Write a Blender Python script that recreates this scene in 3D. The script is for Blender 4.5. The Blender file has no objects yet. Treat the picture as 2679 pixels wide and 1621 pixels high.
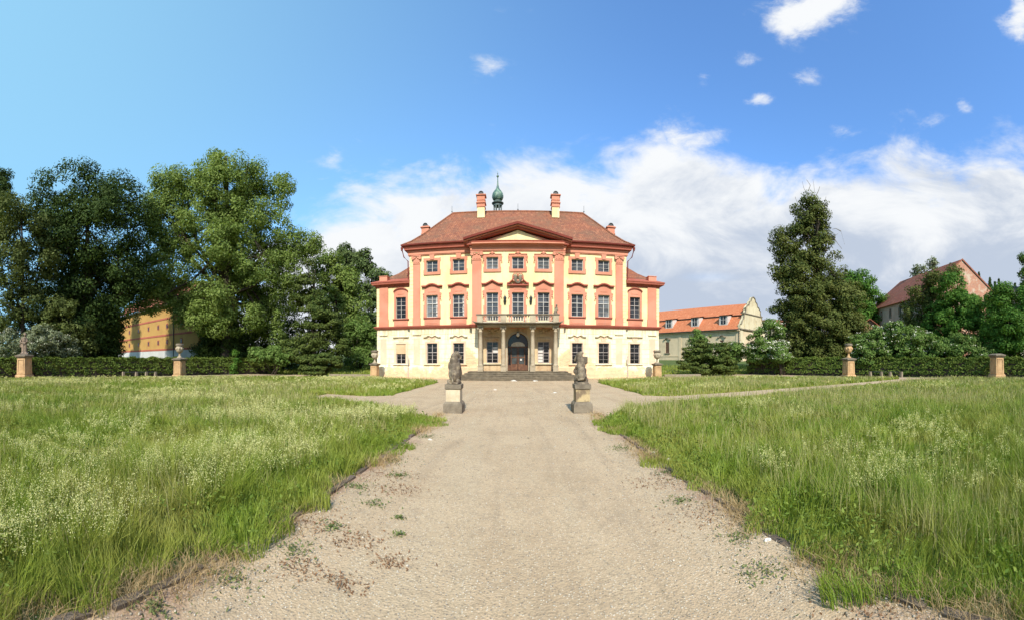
import bpy, bmesh, math, random
import numpy as np
from mathutils import Vector, noise as mnoise
from mathutils.geometry import tessellate_polygon
PI = math.pi
random.seed(7); rng = np.random.default_rng(11)
scene = bpy.context.scene
COL = scene.collection
EYE = 1.8

# ------------------------------------------------------------------ helpers
def at(az, r):
    """plan point at compass angle az (radians right of the garden axis) and r metres out"""
    return (r*math.sin(az), r*math.cos(az))
def smooth01(t):
    t = np.clip(t, 0, 1); return t*t*(3-2*t)
def ground_h(x, y):
    """the garden is level and climbs gently behind the hedges"""
    r = np.hypot(x, y)
    return 1.75*smooth01((r-46)/34.0) + 0.02*np.clip(r-120, 0, 900)
def gh(x, y): return float(ground_h(np.array(x), np.array(y)))

class MB:
    def __init__(s): s.v = []; s.f = []
    def add(s, vs, fs):
        n = len(s.v); s.v += [tuple(p) for p in vs]; s.f += [tuple(i+n for i in f) for f in fs]; return s
    def box(s, x0, x1, y0, y1, z0, z1):
        x0, x1 = min(x0, x1), max(x0, x1); y0, y1 = min(y0, y1), max(y0, y1); z0, z1 = min(z0, z1), max(z0, z1)
        return s.add([(x0,y0,z0),(x1,y0,z0),(x1,y1,z0),(x0,y1,z0),(x0,y0,z1),(x1,y0,z1),(x1,y1,z1),(x0,y1,z1)],
            [(0,3,2,1),(4,5,6,7),(0,1,5,4),(1,2,6,5),(2,3,7,6),(3,0,4,7)])
    def taper(s, cx, cy, hx0, hy0, z0, hx1, hy1, z1):
        return s.add([(cx-hx0,cy-hy0,z0),(cx+hx0,cy-hy0,z0),(cx+hx0,cy+hy0,z0),(cx-hx0,cy+hy0,z0),
                      (cx-hx1,cy-hy1,z1),(cx+hx1,cy-hy1,z1),(cx+hx1,cy+hy1,z1),(cx-hx1,cy+hy1,z1)],
            [(0,3,2,1),(4,5,6,7),(0,1,5,4),(1,2,6,5),(2,3,7,6),(3,0,4,7)])
    def prism_y(s, pts, y0, y1):
        """polygon (x,z) in the facade plane, extruded from y0 (front) to y1"""
        n = len(pts)
        vs = [(x, y0, z) for x, z in pts] + [(x, y1, z) for x, z in pts]
        tri = tessellate_polygon([[Vector((x, z, 0)) for x, z in pts]])
        fs = [tuple(t) for t in tri] + [tuple(i+n for i in reversed(t)) for t in tri]
        fs += [(i, (i+1) % n, (i+1) % n+n, i+n) for i in range(n)]
        return s.add(vs, fs)
    def band(s, pts, t, y0, y1):
        """moulding: path (x,z) thickened upward by t, extruded y0..y1"""
        for (a, b) in zip(pts[:-1], pts[1:]):
            s.add([(a[0],y0,a[1]),(b[0],y0,b[1]),(b[0],y1,b[1]),(a[0],y1,a[1]),
                   (a[0],y0,a[1]+t),(b[0],y0,b[1]+t),(b[0],y1,b[1]+t),(a[0],y1,a[1]+t)],
                  [(0,3,2,1),(4,5,6,7),(0,1,5,4),(2,3,7,6)])
        a, b = pts[0], pts[-1]
        s.add([(a[0],y0,a[1]),(a[0],y1,a[1]),(a[0],y1,a[1]+t),(a[0],y0,a[1]+t)], [(0,1,2,3)])
        s.add([(b[0],y0,b[1]),(b[0],y1,b[1]),(b[0],y1,b[1]+t),(b[0],y0,b[1]+t)], [(3,2,1,0)])
        return s
    def lathe(s, prof, cx=0, cy=0, n=16, closed=True):
        vs = []
        for r, z in prof:
            for k in range(n):
                a = 2*PI*k/n; vs.append((cx+r*math.cos(a), cy+r*math.sin(a), z))
        fs = []
        for i in range(len(prof)-1):
            for k in range(n):
                k2 = (k+1) % n
                fs.append((i*n+k, i*n+k2, (i+1)*n+k2, (i+1)*n+k))
        if closed: fs += [tuple(reversed(range(n))), tuple((len(prof)-1)*n+k for k in range(n))]
        return s.add(vs, fs)
    def tube(s, pts, rad, n=6):
        pts = [Vector(p) for p in pts]
        if not hasattr(rad, '__len__'): rad = [rad]*len(pts)
        vs = []
        for i, p in enumerate(pts):
            d = (pts[min(i+1, len(pts)-1)] - pts[max(i-1, 0)]).normalized()
            a = d.orthogonal().normalized() if abs(d.z) < .9 else Vector((1, 0, 0))
            a = (a - d*a.dot(d)).normalized(); b = d.cross(a)
            for k in range(n):
                t = 2*PI*k/n; vs.append(p + (a*math.cos(t)+b*math.sin(t))*rad[i])
        fs = []
        for i in range(len(pts)-1):
            for k in range(n):
                k2 = (k+1) % n; fs.append((i*n+k, i*n+k2, (i+1)*n+k2, (i+1)*n+k))
        fs += [tuple(reversed(range(n))), tuple((len(pts)-1)*n+k for k in range(n))]
        return s.add(vs, fs)
    def ball(s, c, r, nu=12, nv=8):
        if not hasattr(r, '__len__'): r = (r, r, r)
        vs = [(c[0], c[1], c[2]-r[2])]
        for j in range(1, nv):
            p = -PI/2+PI*j/nv
            for i in range(nu):
                t = 2*PI*i/nu; vs.append((c[0]+r[0]*math.cos(p)*math.cos(t), c[1]+r[1]*math.cos(p)*math.sin(t), c[2]+r[2]*math.sin(p)))
        vs.append((c[0], c[1], c[2]+r[2])); fs = []; top = len(vs)-1
        for i in range(nu):
            i2 = (i+1) % nu
            fs.append((0, 1+i2, 1+i)); fs.append((top, top-nu+i, top-nu+i2))
            for j in range(nv-2):
                fs.append((1+j*nu+i, 1+j*nu+i2, 1+(j+1)*nu+i2, 1+(j+1)*nu+i))
        return s.add(vs, fs)
    def cap(s, a, b, ra, rb, n=10):
        """closed limb: tapered tube with round ends"""
        a, b = Vector(a), Vector(b); pts = []; rr = []
        d = (b-a).normalized()
        for t in (-1, -.7, 0): pts.append(a+d*ra*t); rr.append(ra*math.sqrt(max(.02, 1-t*t)))
        for t in (0, .7, 1): pts.append(b+d*rb*t); rr.append(rb*math.sqrt(max(.02, 1-t*t)))
        return s.tube(pts, rr, n)
    def sweep(s, plan, prof, close=False):
        """moulding profile [(out, z)...] mitred along a plan polyline; out is to the right of travel"""
        n = len(plan); P = [Vector(p) for p in plan]; rows = []
        for i in range(n):
            if close or 0 < i < n-1:
                d0 = (P[i]-P[(i-1) % n]).normalized(); d1 = (P[(i+1) % n]-P[i]).normalized()
            elif i == 0: d0 = d1 = (P[1]-P[0]).normalized()
            else: d0 = d1 = (P[-1]-P[-2]).normalized()
            n0 = Vector((d0.y, -d0.x)); n1 = Vector((d1.y, -d1.x)); m = (n0+n1)
            m = m/ max(.3, m.length_squared/2)
            rows.append([(P[i].x+m.x*o, P[i].y+m.y*o, z) for o, z in prof])
        k = len(prof); vs = [v for r in rows for v in r]; fs = []
        for i in range(n if close else n-1):
            i2 = (i+1) % n
            for j in range(k):
                j2 = (j+1) % k
                fs.append((i*k+j, i2*k+j, i2*k+j2, i*k+j2))
        if not close: fs += [tuple(reversed(range(k))), tuple((n-1)*k+j for j in range(k))]
        return s.add(vs, fs)
    def mesh(s, name, shift=(0, 0, 0)):
        me = bpy.data.meshes.new(name)
        me.from_pydata([(x-shift[0], y-shift[1], z-shift[2]) for x, y, z in s.v], [], s.f)
        me.update(); return me

def setp(o, label=None, cat=None, group=None, kind=None):
    if label: o['label'] = label
    if cat: o['category'] = cat
    if group: o['group'] = group
    if kind: o['kind'] = kind
    return o
LOC = {}
def empty(name, label, cat, loc=(0, 0, 0), rz=0, group=None):
    o = bpy.data.objects.new(name, None); COL.objects.link(o); o.empty_display_size = .3
    o.location = loc; o.rotation_euler = (0, 0, rz); LOC[o.name] = loc
    return setp(o, label, cat, group)
def fix_normals(me):
    bm = bmesh.new(); bm.from_mesh(me); bmesh.ops.recalc_face_normals(bm, faces=bm.faces); bm.to_mesh(me); bm.free()
def obj(name, mb, mat, parent=None, local=False, smooth=False, loc=None, uv=False, bevel=0, recalc=True):
    """one mesh object; vertices are in world metres unless local"""
    sh = (0, 0, 0)
    if not local:
        if parent is not None: sh = LOC.get(root_of(parent).name, (0, 0, 0))
        elif loc: sh = loc
    me = mb if isinstance(mb, bpy.types.Mesh) else mb.mesh(name, sh)
    if recalc and not isinstance(mb, bpy.types.Mesh): fix_normals(me)
    if not me.materials and mat is not None: me.materials.append(mat)
    if smooth: me.polygons.foreach_set('use_smooth', [True]*len(me.polygons))
    if uv: slope_uv(me)
    o = bpy.data.objects.new(name, me); COL.objects.link(o)
    if parent is not None: o.parent = parent
    if loc is not None: o.location = loc
    if bevel:
        b = o.modifiers.new('b', 'BEVEL'); b.width = bevel; b.segments = 2; b.limit_method = 'ANGLE'
    return o
def root_of(o):
    while o.parent is not None: o = o.parent
    return o
def slope_uv(me):
    uvl = me.uv_layers.new(name='UVMap')
    for p in me.polygons:
        n = p.normal; h = Vector((-n.y, n.x, 0))
        if h.length < 1e-4: h = Vector((1, 0, 0))
        h.normalize(); up = n.cross(h).normalized()
        if up.z < 0: up = -up
        for li in p.loop_indices:
            co = me.vertices[me.loops[li].vertex_index].co
            uvl.data[li].uv = (co.dot(h), co.dot(up))
def copy_tree(o, parent=None):
    c = o.copy(); COL.objects.link(c)
    if parent is not None: c.parent = parent
    for ch in list(o.children): copy_tree(ch, c)
    return c

# ------------------------------------------------------------------ materials
def new_mat(name):
    m = bpy.data.materials.new(name); m.use_nodes = True; nt = m.node_tree
    b = nt.nodes['Principled BSDF']; return m, nt, b
class G:
    def __init__(s, nt): s.nt = nt
    def n(s, t, **kw):
        x = s.nt.nodes.new(t)
        for k, v in kw.items(): setattr(x, k, v)
        return x
    def put(s, sock, v):
        if v is None: return
        if isinstance(v, bpy.types.NodeSocket): s.nt.links.new(v, sock)
        else: sock.default_value = v
    def m(s, op, a, b=None, c=None, clamp=False):
        x = s.n('ShaderNodeMath', operation=op, use_clamp=clamp)
        for i, v in enumerate((a, b, c)): s.put(x.inputs[i], v)
        return x.outputs[0]
    def vec(s, x, y, z):
        c = s.n('ShaderNodeCombineXYZ'); s.put(c.inputs[0], x); s.put(c.inputs[1], y); s.put(c.inputs[2], z); return c.outputs[0]
    def noise(s, vec, scale, detail=4, rough=.55, dist=0, col=False):
        x = s.n('ShaderNodeTexNoise'); s.put(x.inputs['Vector'], vec); x.inputs['Scale'].default_value = scale
        x.inputs['Detail'].default_value = detail; x.inputs['Roughness'].default_value = rough; x.inputs['Distortion'].default_value = dist
        return x.outputs['Color' if col else 'Fac']
    def step(s, v, lo, hi, a=0., b=1.):
        x = s.n('ShaderNodeMapRange', interpolation_type='SMOOTHSTEP'); s.put(x.inputs[0], v)
        s.put(x.inputs[1], lo); s.put(x.inputs[2], hi); x.inputs[3].default_value = a; x.inputs[4].default_value = b
        return x.outputs[0]
    def mix(s, f, a, b, blend='MIX'):
        x = s.n('ShaderNodeMix', data_type='RGBA', blend_type=blend); s.put(x.inputs[0], f)
        for i, v in ((6, a), (7, b)):
            if isinstance(v, (tuple, list)) and len(v) == 3: v = (*v, 1)
            s.put(x.inputs[i], v)
        return x.outputs[2]
    def bump(s, h, strength, dist, b):
        x = s.n('ShaderNodeBump'); s.put(x.inputs['Height'], h); x.inputs['Strength'].default_value = strength; x.inputs['Distance'].default_value = dist
        s.nt.links.new(x.outputs[0], b.inputs['Normal'])
def pos(g): return g.n('ShaderNodeNewGeometry').outputs['Position']
def sep(g, v):
    x = g.n('ShaderNodeSeparateXYZ'); g.put(x.inputs[0], v); return x.outputs
MATS = {}
def plain(name, c, c2=None, scale=2., rough=.85, bump=.0, bscale=30., spec=.25, metal=0., lo=.35, hi=.7, detail=5):
    m, nt, b = new_mat(name); g = G(nt); p = pos(g)
    if c2 is None: c2 = tuple(x*.8 for x in c)
    f = g.step(g.noise(p, scale, detail, .6), lo, hi)
    col = g.mix(f, c, c2)
    f2 = g.noise(p, scale*9, 3, .6)
    col = g.mix(g.step(f2, .3, .75, 0, .22), col, tuple(x*.62 for x in c2))
    nt.links.new(col, b.inputs['Base Color'])
    b.inputs['Roughness'].default_value = rough; b.inputs['Specular IOR Level'].default_value = spec; b.inputs['Metallic'].default_value = metal
    if bump: g.bump(g.noise(p, bscale, 4, .6), bump, .05, b)
    MATS[name] = m; return m
def plaster(name, c, c2, worn=(.5, .42, .3), wear=.25, streak=.25):
    """lime plaster with rain streaks, pale and dirty patches"""
    m, nt, b = new_mat(name); g = G(nt); p = pos(g); s = sep(g, p)
    col = g.mix(g.step(g.noise(p, .55, 6, .62), .38, .68), c, c2)
    st = g.noise(g.vec(g.m('MULTIPLY', s[0], 3.2), g.m('MULTIPLY', s[1], 3.2), g.m('MULTIPLY', s[2], .25)), 1.3, 6, .65)
    col = g.mix(g.step(st, .48, .78, 0, streak), col, worn)
    col = g.mix(g.step(g.noise(p, 6, 6, .7), .56, .74, 0, wear), col, worn)
    nt.links.new(col, b.inputs['Base Color']); b.inputs['Roughness'].default_value = .92; b.inputs['Specular IOR Level'].default_value = .1
    g.bump(g.noise(p, 18, 5, .6), .25, .02, b); MATS[name] = m; return m
def ground_storey(name):
    """cream plaster with rusticated joints, peeled to ochre and brick near the portico and the plinth"""
    m, nt, b = new_mat(name); g = G(nt); p = pos(g); s = sep(g, p)
    col = g.mix(g.step(g.noise(p, .8, 6, .6), .4, .7), (.80, .72, .51), (.70, .59, .38))
    zz = g.m('FRACT', g.m('DIVIDE', g.m('SUBTRACT', s[2], 1.2), .47))
    joint = g.m('MULTIPLY', g.m('LESS_THAN', g.m('ABSOLUTE', g.m('SUBTRACT', zz, .5)), .045), g.m('GREATER_THAN', s[2], 1.2))
    joint = g.m('MULTIPLY', joint, g.step(g.noise(p, 2.2, 3, .5), .36, .5))
    col = g.mix(g.m('MULTIPLY', joint, .55), col, (.33, .24, .12))
    st = g.noise(g.vec(g.m('MULTIPLY', s[0], 4.), s[1], g.m('MULTIPLY', s[2], .35)), 1.4, 6, .65)
    col = g.mix(g.step(st, .5, .76, 0, .6), col, (.48, .36, .2))
    run = g.m('MULTIPLY', g.step(s[2], 3.4, 4.8), g.step(st, .38, .66)); col = g.mix(g.m('MULTIPLY', run, .55), col, (.40, .29, .17))
    ax = g.m('ABSOLUTE', s[0])
    near = g.m('MULTIPLY', g.step(ax, 3.2, 4.6), g.step(ax, 8.0, 5.2))
    damp = g.m('ADD', g.m('MULTIPLY', g.m('SUBTRACT', 1.75, s[2]), .42), g.m('MULTIPLY', g.m('MULTIPLY', near, g.step(s[2], 4.4, 2.2)), .95))
    damp = g.m('ADD', damp, g.m('MULTIPLY', g.m('SUBTRACT', g.noise(p, 1.5, 7, .68), .5), 1.9))
    br = g.n('ShaderNodeTexBrick'); g.put(br.inputs['Vector'], g.vec(s[0], s[2], 0.))
    br.inputs['Scale'].default_value = 1; br.inputs['Brick Width'].default_value = .3; br.inputs['Row Height'].default_value = .1
    br.inputs['Mortar Size'].default_value = .012; br.inputs['Color1'].default_value = (.62, .33, .2, 1); br.inputs['Color2'].default_value = (.72, .52, .3, 1); br.inputs['Mortar'].default_value = (.62, .5, .33, 1)
    col = g.mix(g.step(damp, .28, .42, 0, .85), col, (.68, .5, .27))
    col = g.mix(g.step(damp, .5, .6, 0, .85), col, br.outputs['Color'])
    mk = g.step(g.noise(p, 5, 7, .72), .58, .7, 0, .45)
    col = g.mix(mk, col, (.36, .25, .15))
    nt.links.new(col, b.inputs['Base Color']); b.inputs['Roughness'].default_value = .92; b.inputs['Specular IOR Level'].default_value = .1
    g.bump(g.m('SUBTRACT', g.noise(p, 11, 6, .65), g.m('MULTIPLY', joint, .8)), .45, .03, b); MATS[name] = m; return m
def tiles(name, c, c2, moss, w=.2, h=.28, mortar=(.16, .06, .04), fade=.35):
    m, nt, b = new_mat(name); g = G(nt); p = pos(g)
    uv = g.n('ShaderNodeUVMap').outputs[0]; s = sep(g, uv)
    br = g.n('ShaderNodeTexBrick'); g.put(br.inputs['Vector'], uv); br.offset = 0.5
    br.inputs['Scale'].default_value = 1; br.inputs['Brick Width'].default_value = w; br.inputs['Row Height'].default_value = h
    br.inputs['Mortar Size'].default_value = .022; br.inputs['Mortar Smooth'].default_value = .4; br.inputs['Bias'].default_value = -.1
    br.inputs['Color1'].default_value = (*c, 1); br.inputs['Color2'].default_value = (*c2, 1); br.inputs['Mortar'].default_value = (*mortar, 1)
    col = g.mix(g.step(g.noise(p, .6, 6, .65), .38, .7, 0, fade), br.outputs['Color'], moss)
    wn = g.n('ShaderNodeTexWhiteNoise'); wn.noise_dimensions = '2D'
    cell = g.vec(g.m('FLOOR', g.m('DIVIDE', s[0], w)), g.m('FLOOR', g.m('DIVIDE', s[1], h)), 0.); g.put(wn.inputs['Vector'], cell)
    col = g.mix(g.m('MULTIPLY', g.m('GREATER_THAN', wn.outputs[0], .93), .3), col, tuple(min(1, x*1.3+.03) for x in c))
    col = g.mix(g.m('MULTIPLY', g.m('LESS_THAN', wn.outputs[0], .12), .45), col, mortar)
    nt.links.new(col, b.inputs['Base Color']); b.inputs['Roughness'].default_value = .8; b.inputs['Specular IOR Level'].default_value = .2
    ww = g.m('SINE', g.m('MULTIPLY', s[0], 2*PI/w)); st = g.m('FRACT', g.m('DIVIDE', s[1], h))
    g.bump(g.m('SUBTRACT', ww, g.m('MULTIPLY', st, 1.2)), .5, .03, b); MATS[name] = m; return m
def leafy(name, c, c2, c3=None, trans=.25, rough=.55):
    """foliage: every leaf has its own tint, clumps drift between two greens"""
    m, nt, b = new_mat(name); g = G(nt); p = pos(g)
    a = g.n('ShaderNodeAttribute', attribute_name='tint').outputs['Fac']
    col = g.mix(g.step(g.noise(p, .35, 3, .6), .35, .65), c, c2)
    col = g.mix(g.m('MULTIPLY', a, .6), col, c3 or tuple(min(1, x*2.1+.01) for x in c))
    col = g.mix(g.step(a, .8, 0., 0, .3), col, tuple(x*.5 for x in c))
    out = nt.nodes['Material Output']
    nt.links.new(col, b.inputs['Base Color']); b.inputs['Roughness'].default_value = rough+.1; b.inputs['Specular IOR Level'].default_value = .12
    t = g.n('ShaderNodeBsdfTranslucent'); nt.links.new(g.mix(1., col, (1., 1., .45), 'MULTIPLY'), t.inputs['Color'])
    x = g.n('ShaderNodeMixShader'); x.inputs[0].default_value = trans
    nt.links.new(b.outputs[0], x.inputs[1]); nt.links.new(t.outputs[0], x.inputs[2]); nt.links.new(x.outputs[0], out.inputs[0])
    MATS[name] = m; return m

YEL = plaster('yellow_plaster', (.82, .68, .37), (.74, .57, .29), (.50, .37, .2), .4, .5)
SAL = plaster('salmon_plaster', (.61, .265, .17), (.53, .21, .13), (.42, .22, .15), .4, .5)
RED = plaster('dark_red_paint', (.17, .04, .03), (.21, .055, .038), (.2, .06, .04), .15, .1)
RED2 = plaster('brick_red_paint', (.38, .12, .08), (.34, .095, .065), (.2, .08, .06), .3, .3)
CRM = ground_storey('cream_rusticated_plaster')
PNK = plaster('faded_pink_plaster', (.70, .46, .31), (.72, .55, .38), (.5, .3, .2), .35, .3)
OCH = plaster('ochre_worn_shaded_plaster', (.58, .43, .25), (.40, .24, .13), (.2, .11, .06), .55, .6)  # worn ochre plaster, its colour darkened to carry the shade inside the portico
STO = plain('sandstone', (.46, .38, .26), (.34, .27, .18), 1.6, .92, .4, 25)
STD = plain('weathered_grey_stone', (.25, .205, .145), (.15, .12, .085), 3.5, .95, .6, 30)
STS = plain('step_stone', (.13, .105, .072), (.24, .19, .125), 2.5, .95, .5, 20)
STL = plain('statue_stone', (.14, .108, .078), (.34, .27, .18), 5., .95, .8, 45, lo=.42, hi=.66)
ORS = plain('orange_sandstone', (.56, .36, .18), (.42, .26, .13), 2., .92, .4, 25)
WHT = plain('white_window_paint', (.62, .58, .52), (.5, .45, .4), 3., .6)
GRF = plain('weathered_window_paint', (.46, .4, .36), (.36, .3, .27), 3., .7)
IRN = plain('dark_iron', (.035, .04, .04), (.02, .022, .022), 8., .5, .1, 50, .4)
COP = plain('green_copper', (.06, .12, .10), (.2, .3, .2), 3., .5, .15, 20, .5, lo=.45, hi=.6)
COD = plain('dark_copper', (.05, .075, .07), (.09, .12, .1), 4., .5, .1, 20, .5)
WOD = plain('old_door_wood', (.11, .05, .03), (.2, .095, .05), 4., .6, .2, 40)
RTL = tiles('old_clay_tiles', (.36, .14, .068), (.25, .09, .05), (.17, .10, .06), fade=.75)
RTO = tiles('orange_clay_tiles', (.56, .2, .09), (.5, .165, .07), (.46, .18, .09), w=.35, h=.35, mortar=(.42, .11, .045), fade=.2)
RTB = tiles('brown_red_tiles', (.37, .125, .068), (.29, .095, .052), (.25, .13, .075), w=.3, h=.33, mortar=(.2, .06, .045), fade=.4)
GRW = plaster('grey_worn_plaster', (.44, .39, .29), (.36, .31, .22), (.27, .22, .15), .5, .45)
GWC = plaster('pale_gable_plaster', (.64, .56, .37), (.52, .43, .27), (.34, .27, .16), .5, .4)
YEO = plaster('ochre_yellow_plaster', (.44, .26, .085), (.38, .22, .075), (.4, .25, .1), .2, .2)  # ochre yellow dulled and darkened, tree shade put into the wall colour
WGR = plaster('pale_grey_plinth', (.5, .49, .46), (.42, .41, .39), (.3, .3, .28), .3, .3)
def brickwall():
    m, nt, b = new_mat('worn_brick'); g = G(nt); p = pos(g); uv = g.n('ShaderNodeUVMap').outputs[0]
    br = g.n('ShaderNodeTexBrick'); g.put(br.inputs['Vector'], uv); br.inputs['Scale'].default_value = 1
    br.inputs['Brick Width'].default_value = .3; br.inputs['Row Height'].default_value = .1; br.inputs['Mortar Size'].default_value = .012
    br.inputs['Color1'].default_value = (.52, .2, .11, 1); br.inputs['Color2'].default_value = (.4, .14, .08, 1); br.inputs['Mortar'].default_value = (.5, .36, .26, 1)
    col = g.mix(g.step(g.noise(p, 1.1, 8, .72), .5, .62, 0, .8), br.outputs['Color'], (.58, .46, .33))
    nt.links.new(col, b.inputs['Base Color']); b.inputs['Roughness'].default_value = .9
    g.bump(g.noise(p, 9, 5, .6), .5, .04, b); return m
BRK = brickwall()
def glass(name, c, rough=.08):
    m, nt, b = new_mat(name); g = G(nt); p = pos(g)
    col = g.mix(g.step(g.noise(p, 1.3, 2, .5), .4, .62), c, tuple(x*.45 for x in c))
    nt.links.new(col, b.inputs['Base Color']); b.inputs['Roughness'].default_value = rough; b.inputs['Specular IOR Level'].default_value = .35
    g.bump(g.noise(p, 2.5, 2, .5), .12, .03, b); return m
GLG = glass('grey_window_glass', (.075, .08, .088)); GLD = glass('dark_window_glass', (.018, .016, .018)); GLG2 = glass('dark_grey_glass', (.045, .048, .055)); GLG3 = glass('misty_glass', (.17, .18, .185), .2); GLC = glass('dusty_glass', (.07, .075, .07), .35)

# foliage
L_DARK = leafy('dark_chestnut_leaves', (.026, .052, .010), (.036, .068, .013), (.11, .16, .035))
L_OLIVE = leafy('olive_leaves', (.075, .10, .02), (.06, .088, .02), (.24, .27, .08))
L_PLANE = leafy('plane_tree_leaves', (.125, .20, .036), (.16, .235, .04), (.36, .43, .13), .4)
L_YEW = leafy('yew_leaves', (.045, .085, .018), (.07, .095, .02), (.17, .20, .045))
L_PINE = leafy('pine_needles', (.055, .095, .03), (.08, .12, .035), (.2, .25, .08))
L_BROWN = leafy('bronze_green_leaves', (.058, .088, .018), (.09, .10, .02), (.22, .23, .06))
L_FRESH = leafy('fresh_green_leaves', (.05, .14, .016), (.075, .17, .022), (.2, .33, .06), .35)
L_SHRUB = leafy('shrub_leaves', (.075, .15, .022), (.10, .18, .03), (.24, .31, .09))
L_HEDGE = leafy('hedge_leaves', (.07, .13, .018), (.105, .15, .024), (.3, .36, .08))
L_GREY = leafy('grey_green_leaves', (.09, .12, .05), (.13, .16, .075), (.45, .48, .28))
FLW = leafy('white_blossom', (.72, .70, .5), (.78, .76, .6), (.85, .85, .7), .2)
FLY = leafy('pale_yellow_bedstraw', (.62, .62, .19), (.72, .69, .27), (.86, .82, .50), .35)
BRK_BARK = plain('bark', (.085, .065, .045), (.05, .04, .03), 5., .95, .7, 25)
DRY = leafy('dry_grass_blades', (.42, .29, .14), (.36, .24, .11), (.6, .46, .26), .25, .7)
SEED = leafy('seed_heads', (.36, .36, .12), (.44, .38, .17), (.6, .54, .28), .4, .7)
WEED = leafy('creeping_weed_leaves', (.10, .15, .04), (.13, .16, .05), (.24, .26, .10))
def grass_mat():
    m, nt, b = new_mat('meadow_grass'); g = G(nt); p = pos(g)
    a = g.n('ShaderNodeAttribute', attribute_name='tint').outputs['Fac']
    ln = g.noise(p, .16, 4, .6); l2 = g.noise(p, .7, 3, .6)
    col = g.mix(g.step(ln, .4, .62), (.14, .245, .016), (.22, .305, .032))
    col = g.mix(g.step(l2, .42, .68, 0, .8), col, (.36, .34, .08))
    col = g.mix(g.m('MULTIPLY', a, .7), col, (.36, .38, .07))
    col = g.mix(g.m('GREATER_THAN', a, .97), col, (.5, .42, .2))
    out = nt.nodes['Material Output']
    nt.links.new(col, b.inputs['Base Color']); b.inputs['Roughness'].default_value = .5; b.inputs['Specular IOR Level'].default_value = .3
    t = g.n('ShaderNodeBsdfTranslucent'); nt.links.new(col, t.inputs['Color'])
    x = g.n('ShaderNodeMixShader'); x.inputs[0].default_value = .35
    nt.links.new(b.outputs[0], x.inputs[1]); nt.links.new(t.outputs[0], x.inputs[2]); nt.links.new(x.outputs[0], out.inputs[0]); return m
GRS = grass_mat()
def gravel_mat():
    m, nt, b = new_mat('sandy_gravel'); g = G(nt); p = pos(g); s = sep(g, p)
    col = g.mix(g.step(g.noise(p, .5, 5, .6), .35, .68), (.53, .385, .235), (.45, .32, .19))
    tr = g.noise(g.vec(g.m('MULTIPLY', s[0], 1.9), g.m('MULTIPLY', s[1], .16), 0.), 1., 5, .6, .6)
    col = g.mix(g.step(tr, .42, .66, 0, .35), col, (.49, .39, .25)); col = g.mix(g.step(tr, .5, .3, 0, .45), col, (.31, .235, .15))
    col = g.mix(g.step(g.noise(p, 3.1, 6, .7), .5, .72, 0, .4), col, (.29, .22, .15))
    fine = g.noise(p, 34, 4, .75); col = g.mix(g.step(fine, .42, .75, 0, .75), col, (.24, .185, .115))
    col = g.mix(g.step(g.noise(p, 55, 3, .7), .58, .72, 0, .6), col, (.6, .52, .39))
    v = g.n('ShaderNodeTexVoronoi'); g.put(v.inputs['Vector'], p); v.inputs['Scale'].default_value = 46
    cs = sep(g, v.outputs['Color'])
    chip = g.m('MULTIPLY', g.m('LESS_THAN', v.outputs['Distance'], .3), g.m('GREATER_THAN', cs[0], .66))
    col = g.mix(g.m('MULTIPLY', chip, .75), col, (.66, .58, .44))
    chip2 = g.m('MULTIPLY', g.m('LESS_THAN', v.outputs['Distance'], .32), g.m('LESS_THAN', cs[1], .2))
    col = g.mix(g.m('MULTIPLY', chip2, .7), col, (.17, .145, .12))
    ax = g.m('ABSOLUTE', s[0])
    edge = g.m('ADD', g.m('SUBTRACT', g.m('MULTIPLY', ax, g.step(s[1], 12.5, 10.5)), 2.25), g.m('MULTIPLY', g.m('SUBTRACT', g.noise(p, 1.1, 5, .65), .5), 2.4))
    col = g.mix(g.step(edge, -.15, .45, 0, .7), col, (.31, .18, .125))
    nt.links.new(col, b.inputs['Base Color']); b.inputs['Roughness'].default_value = .95; b.inputs['Specular IOR Level'].default_value = .15
    h = g.m('ADD', g.m('MULTIPLY', g.noise(p, 60, 4, .75), 1.), g.m('MULTIPLY', v.outputs['Distance'], -.8))
    g.bump(h, .55, .018, b); return m
GRV = gravel_mat()
GND = plain('soil_and_short_grass', (.065, .105, .02), (.11, .125, .035), .5, .95, .5, 12)

# ------------------------------------------------------------------ numpy quads / leaves
def np_mesh(name, verts, faces_n, idx, tint=None, mat=None, smooth=False):
    """verts (N,3); faces all of faces_n corners given as flat idx"""
    me = bpy.data.meshes.new(name); nf = len(idx)//faces_n
    me.vertices.add(len(verts)); me.vertices.foreach_set('co', np.ascontiguousarray(verts, dtype=np.float32).ravel())
    me.loops.add(len(idx)); me.loops.foreach_set('vertex_index', np.ascontiguousarray(idx, dtype=np.int32))
    me.polygons.add(nf); me.polygons.foreach_set('loop_start', np.arange(0, nf*faces_n, faces_n, dtype=np.int32))
    me.polygons.foreach_set('loop_total', np.full(nf, faces_n, dtype=np.int32))
    if smooth: me.polygons.foreach_set('use_smooth', np.ones(nf, dtype=bool))
    if tint is not None:
        a = me.attributes.new('tint', 'FLOAT', 'FACE'); a.data.foreach_set('value', np.ascontiguousarray(tint, dtype=np.float32))
    me.update(calc_edges=True)
    if mat: me.materials.append(mat)
    return me
def unit(v): return v/np.maximum(1e-6, np.linalg.norm(v, axis=1, keepdims=True))
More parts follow.
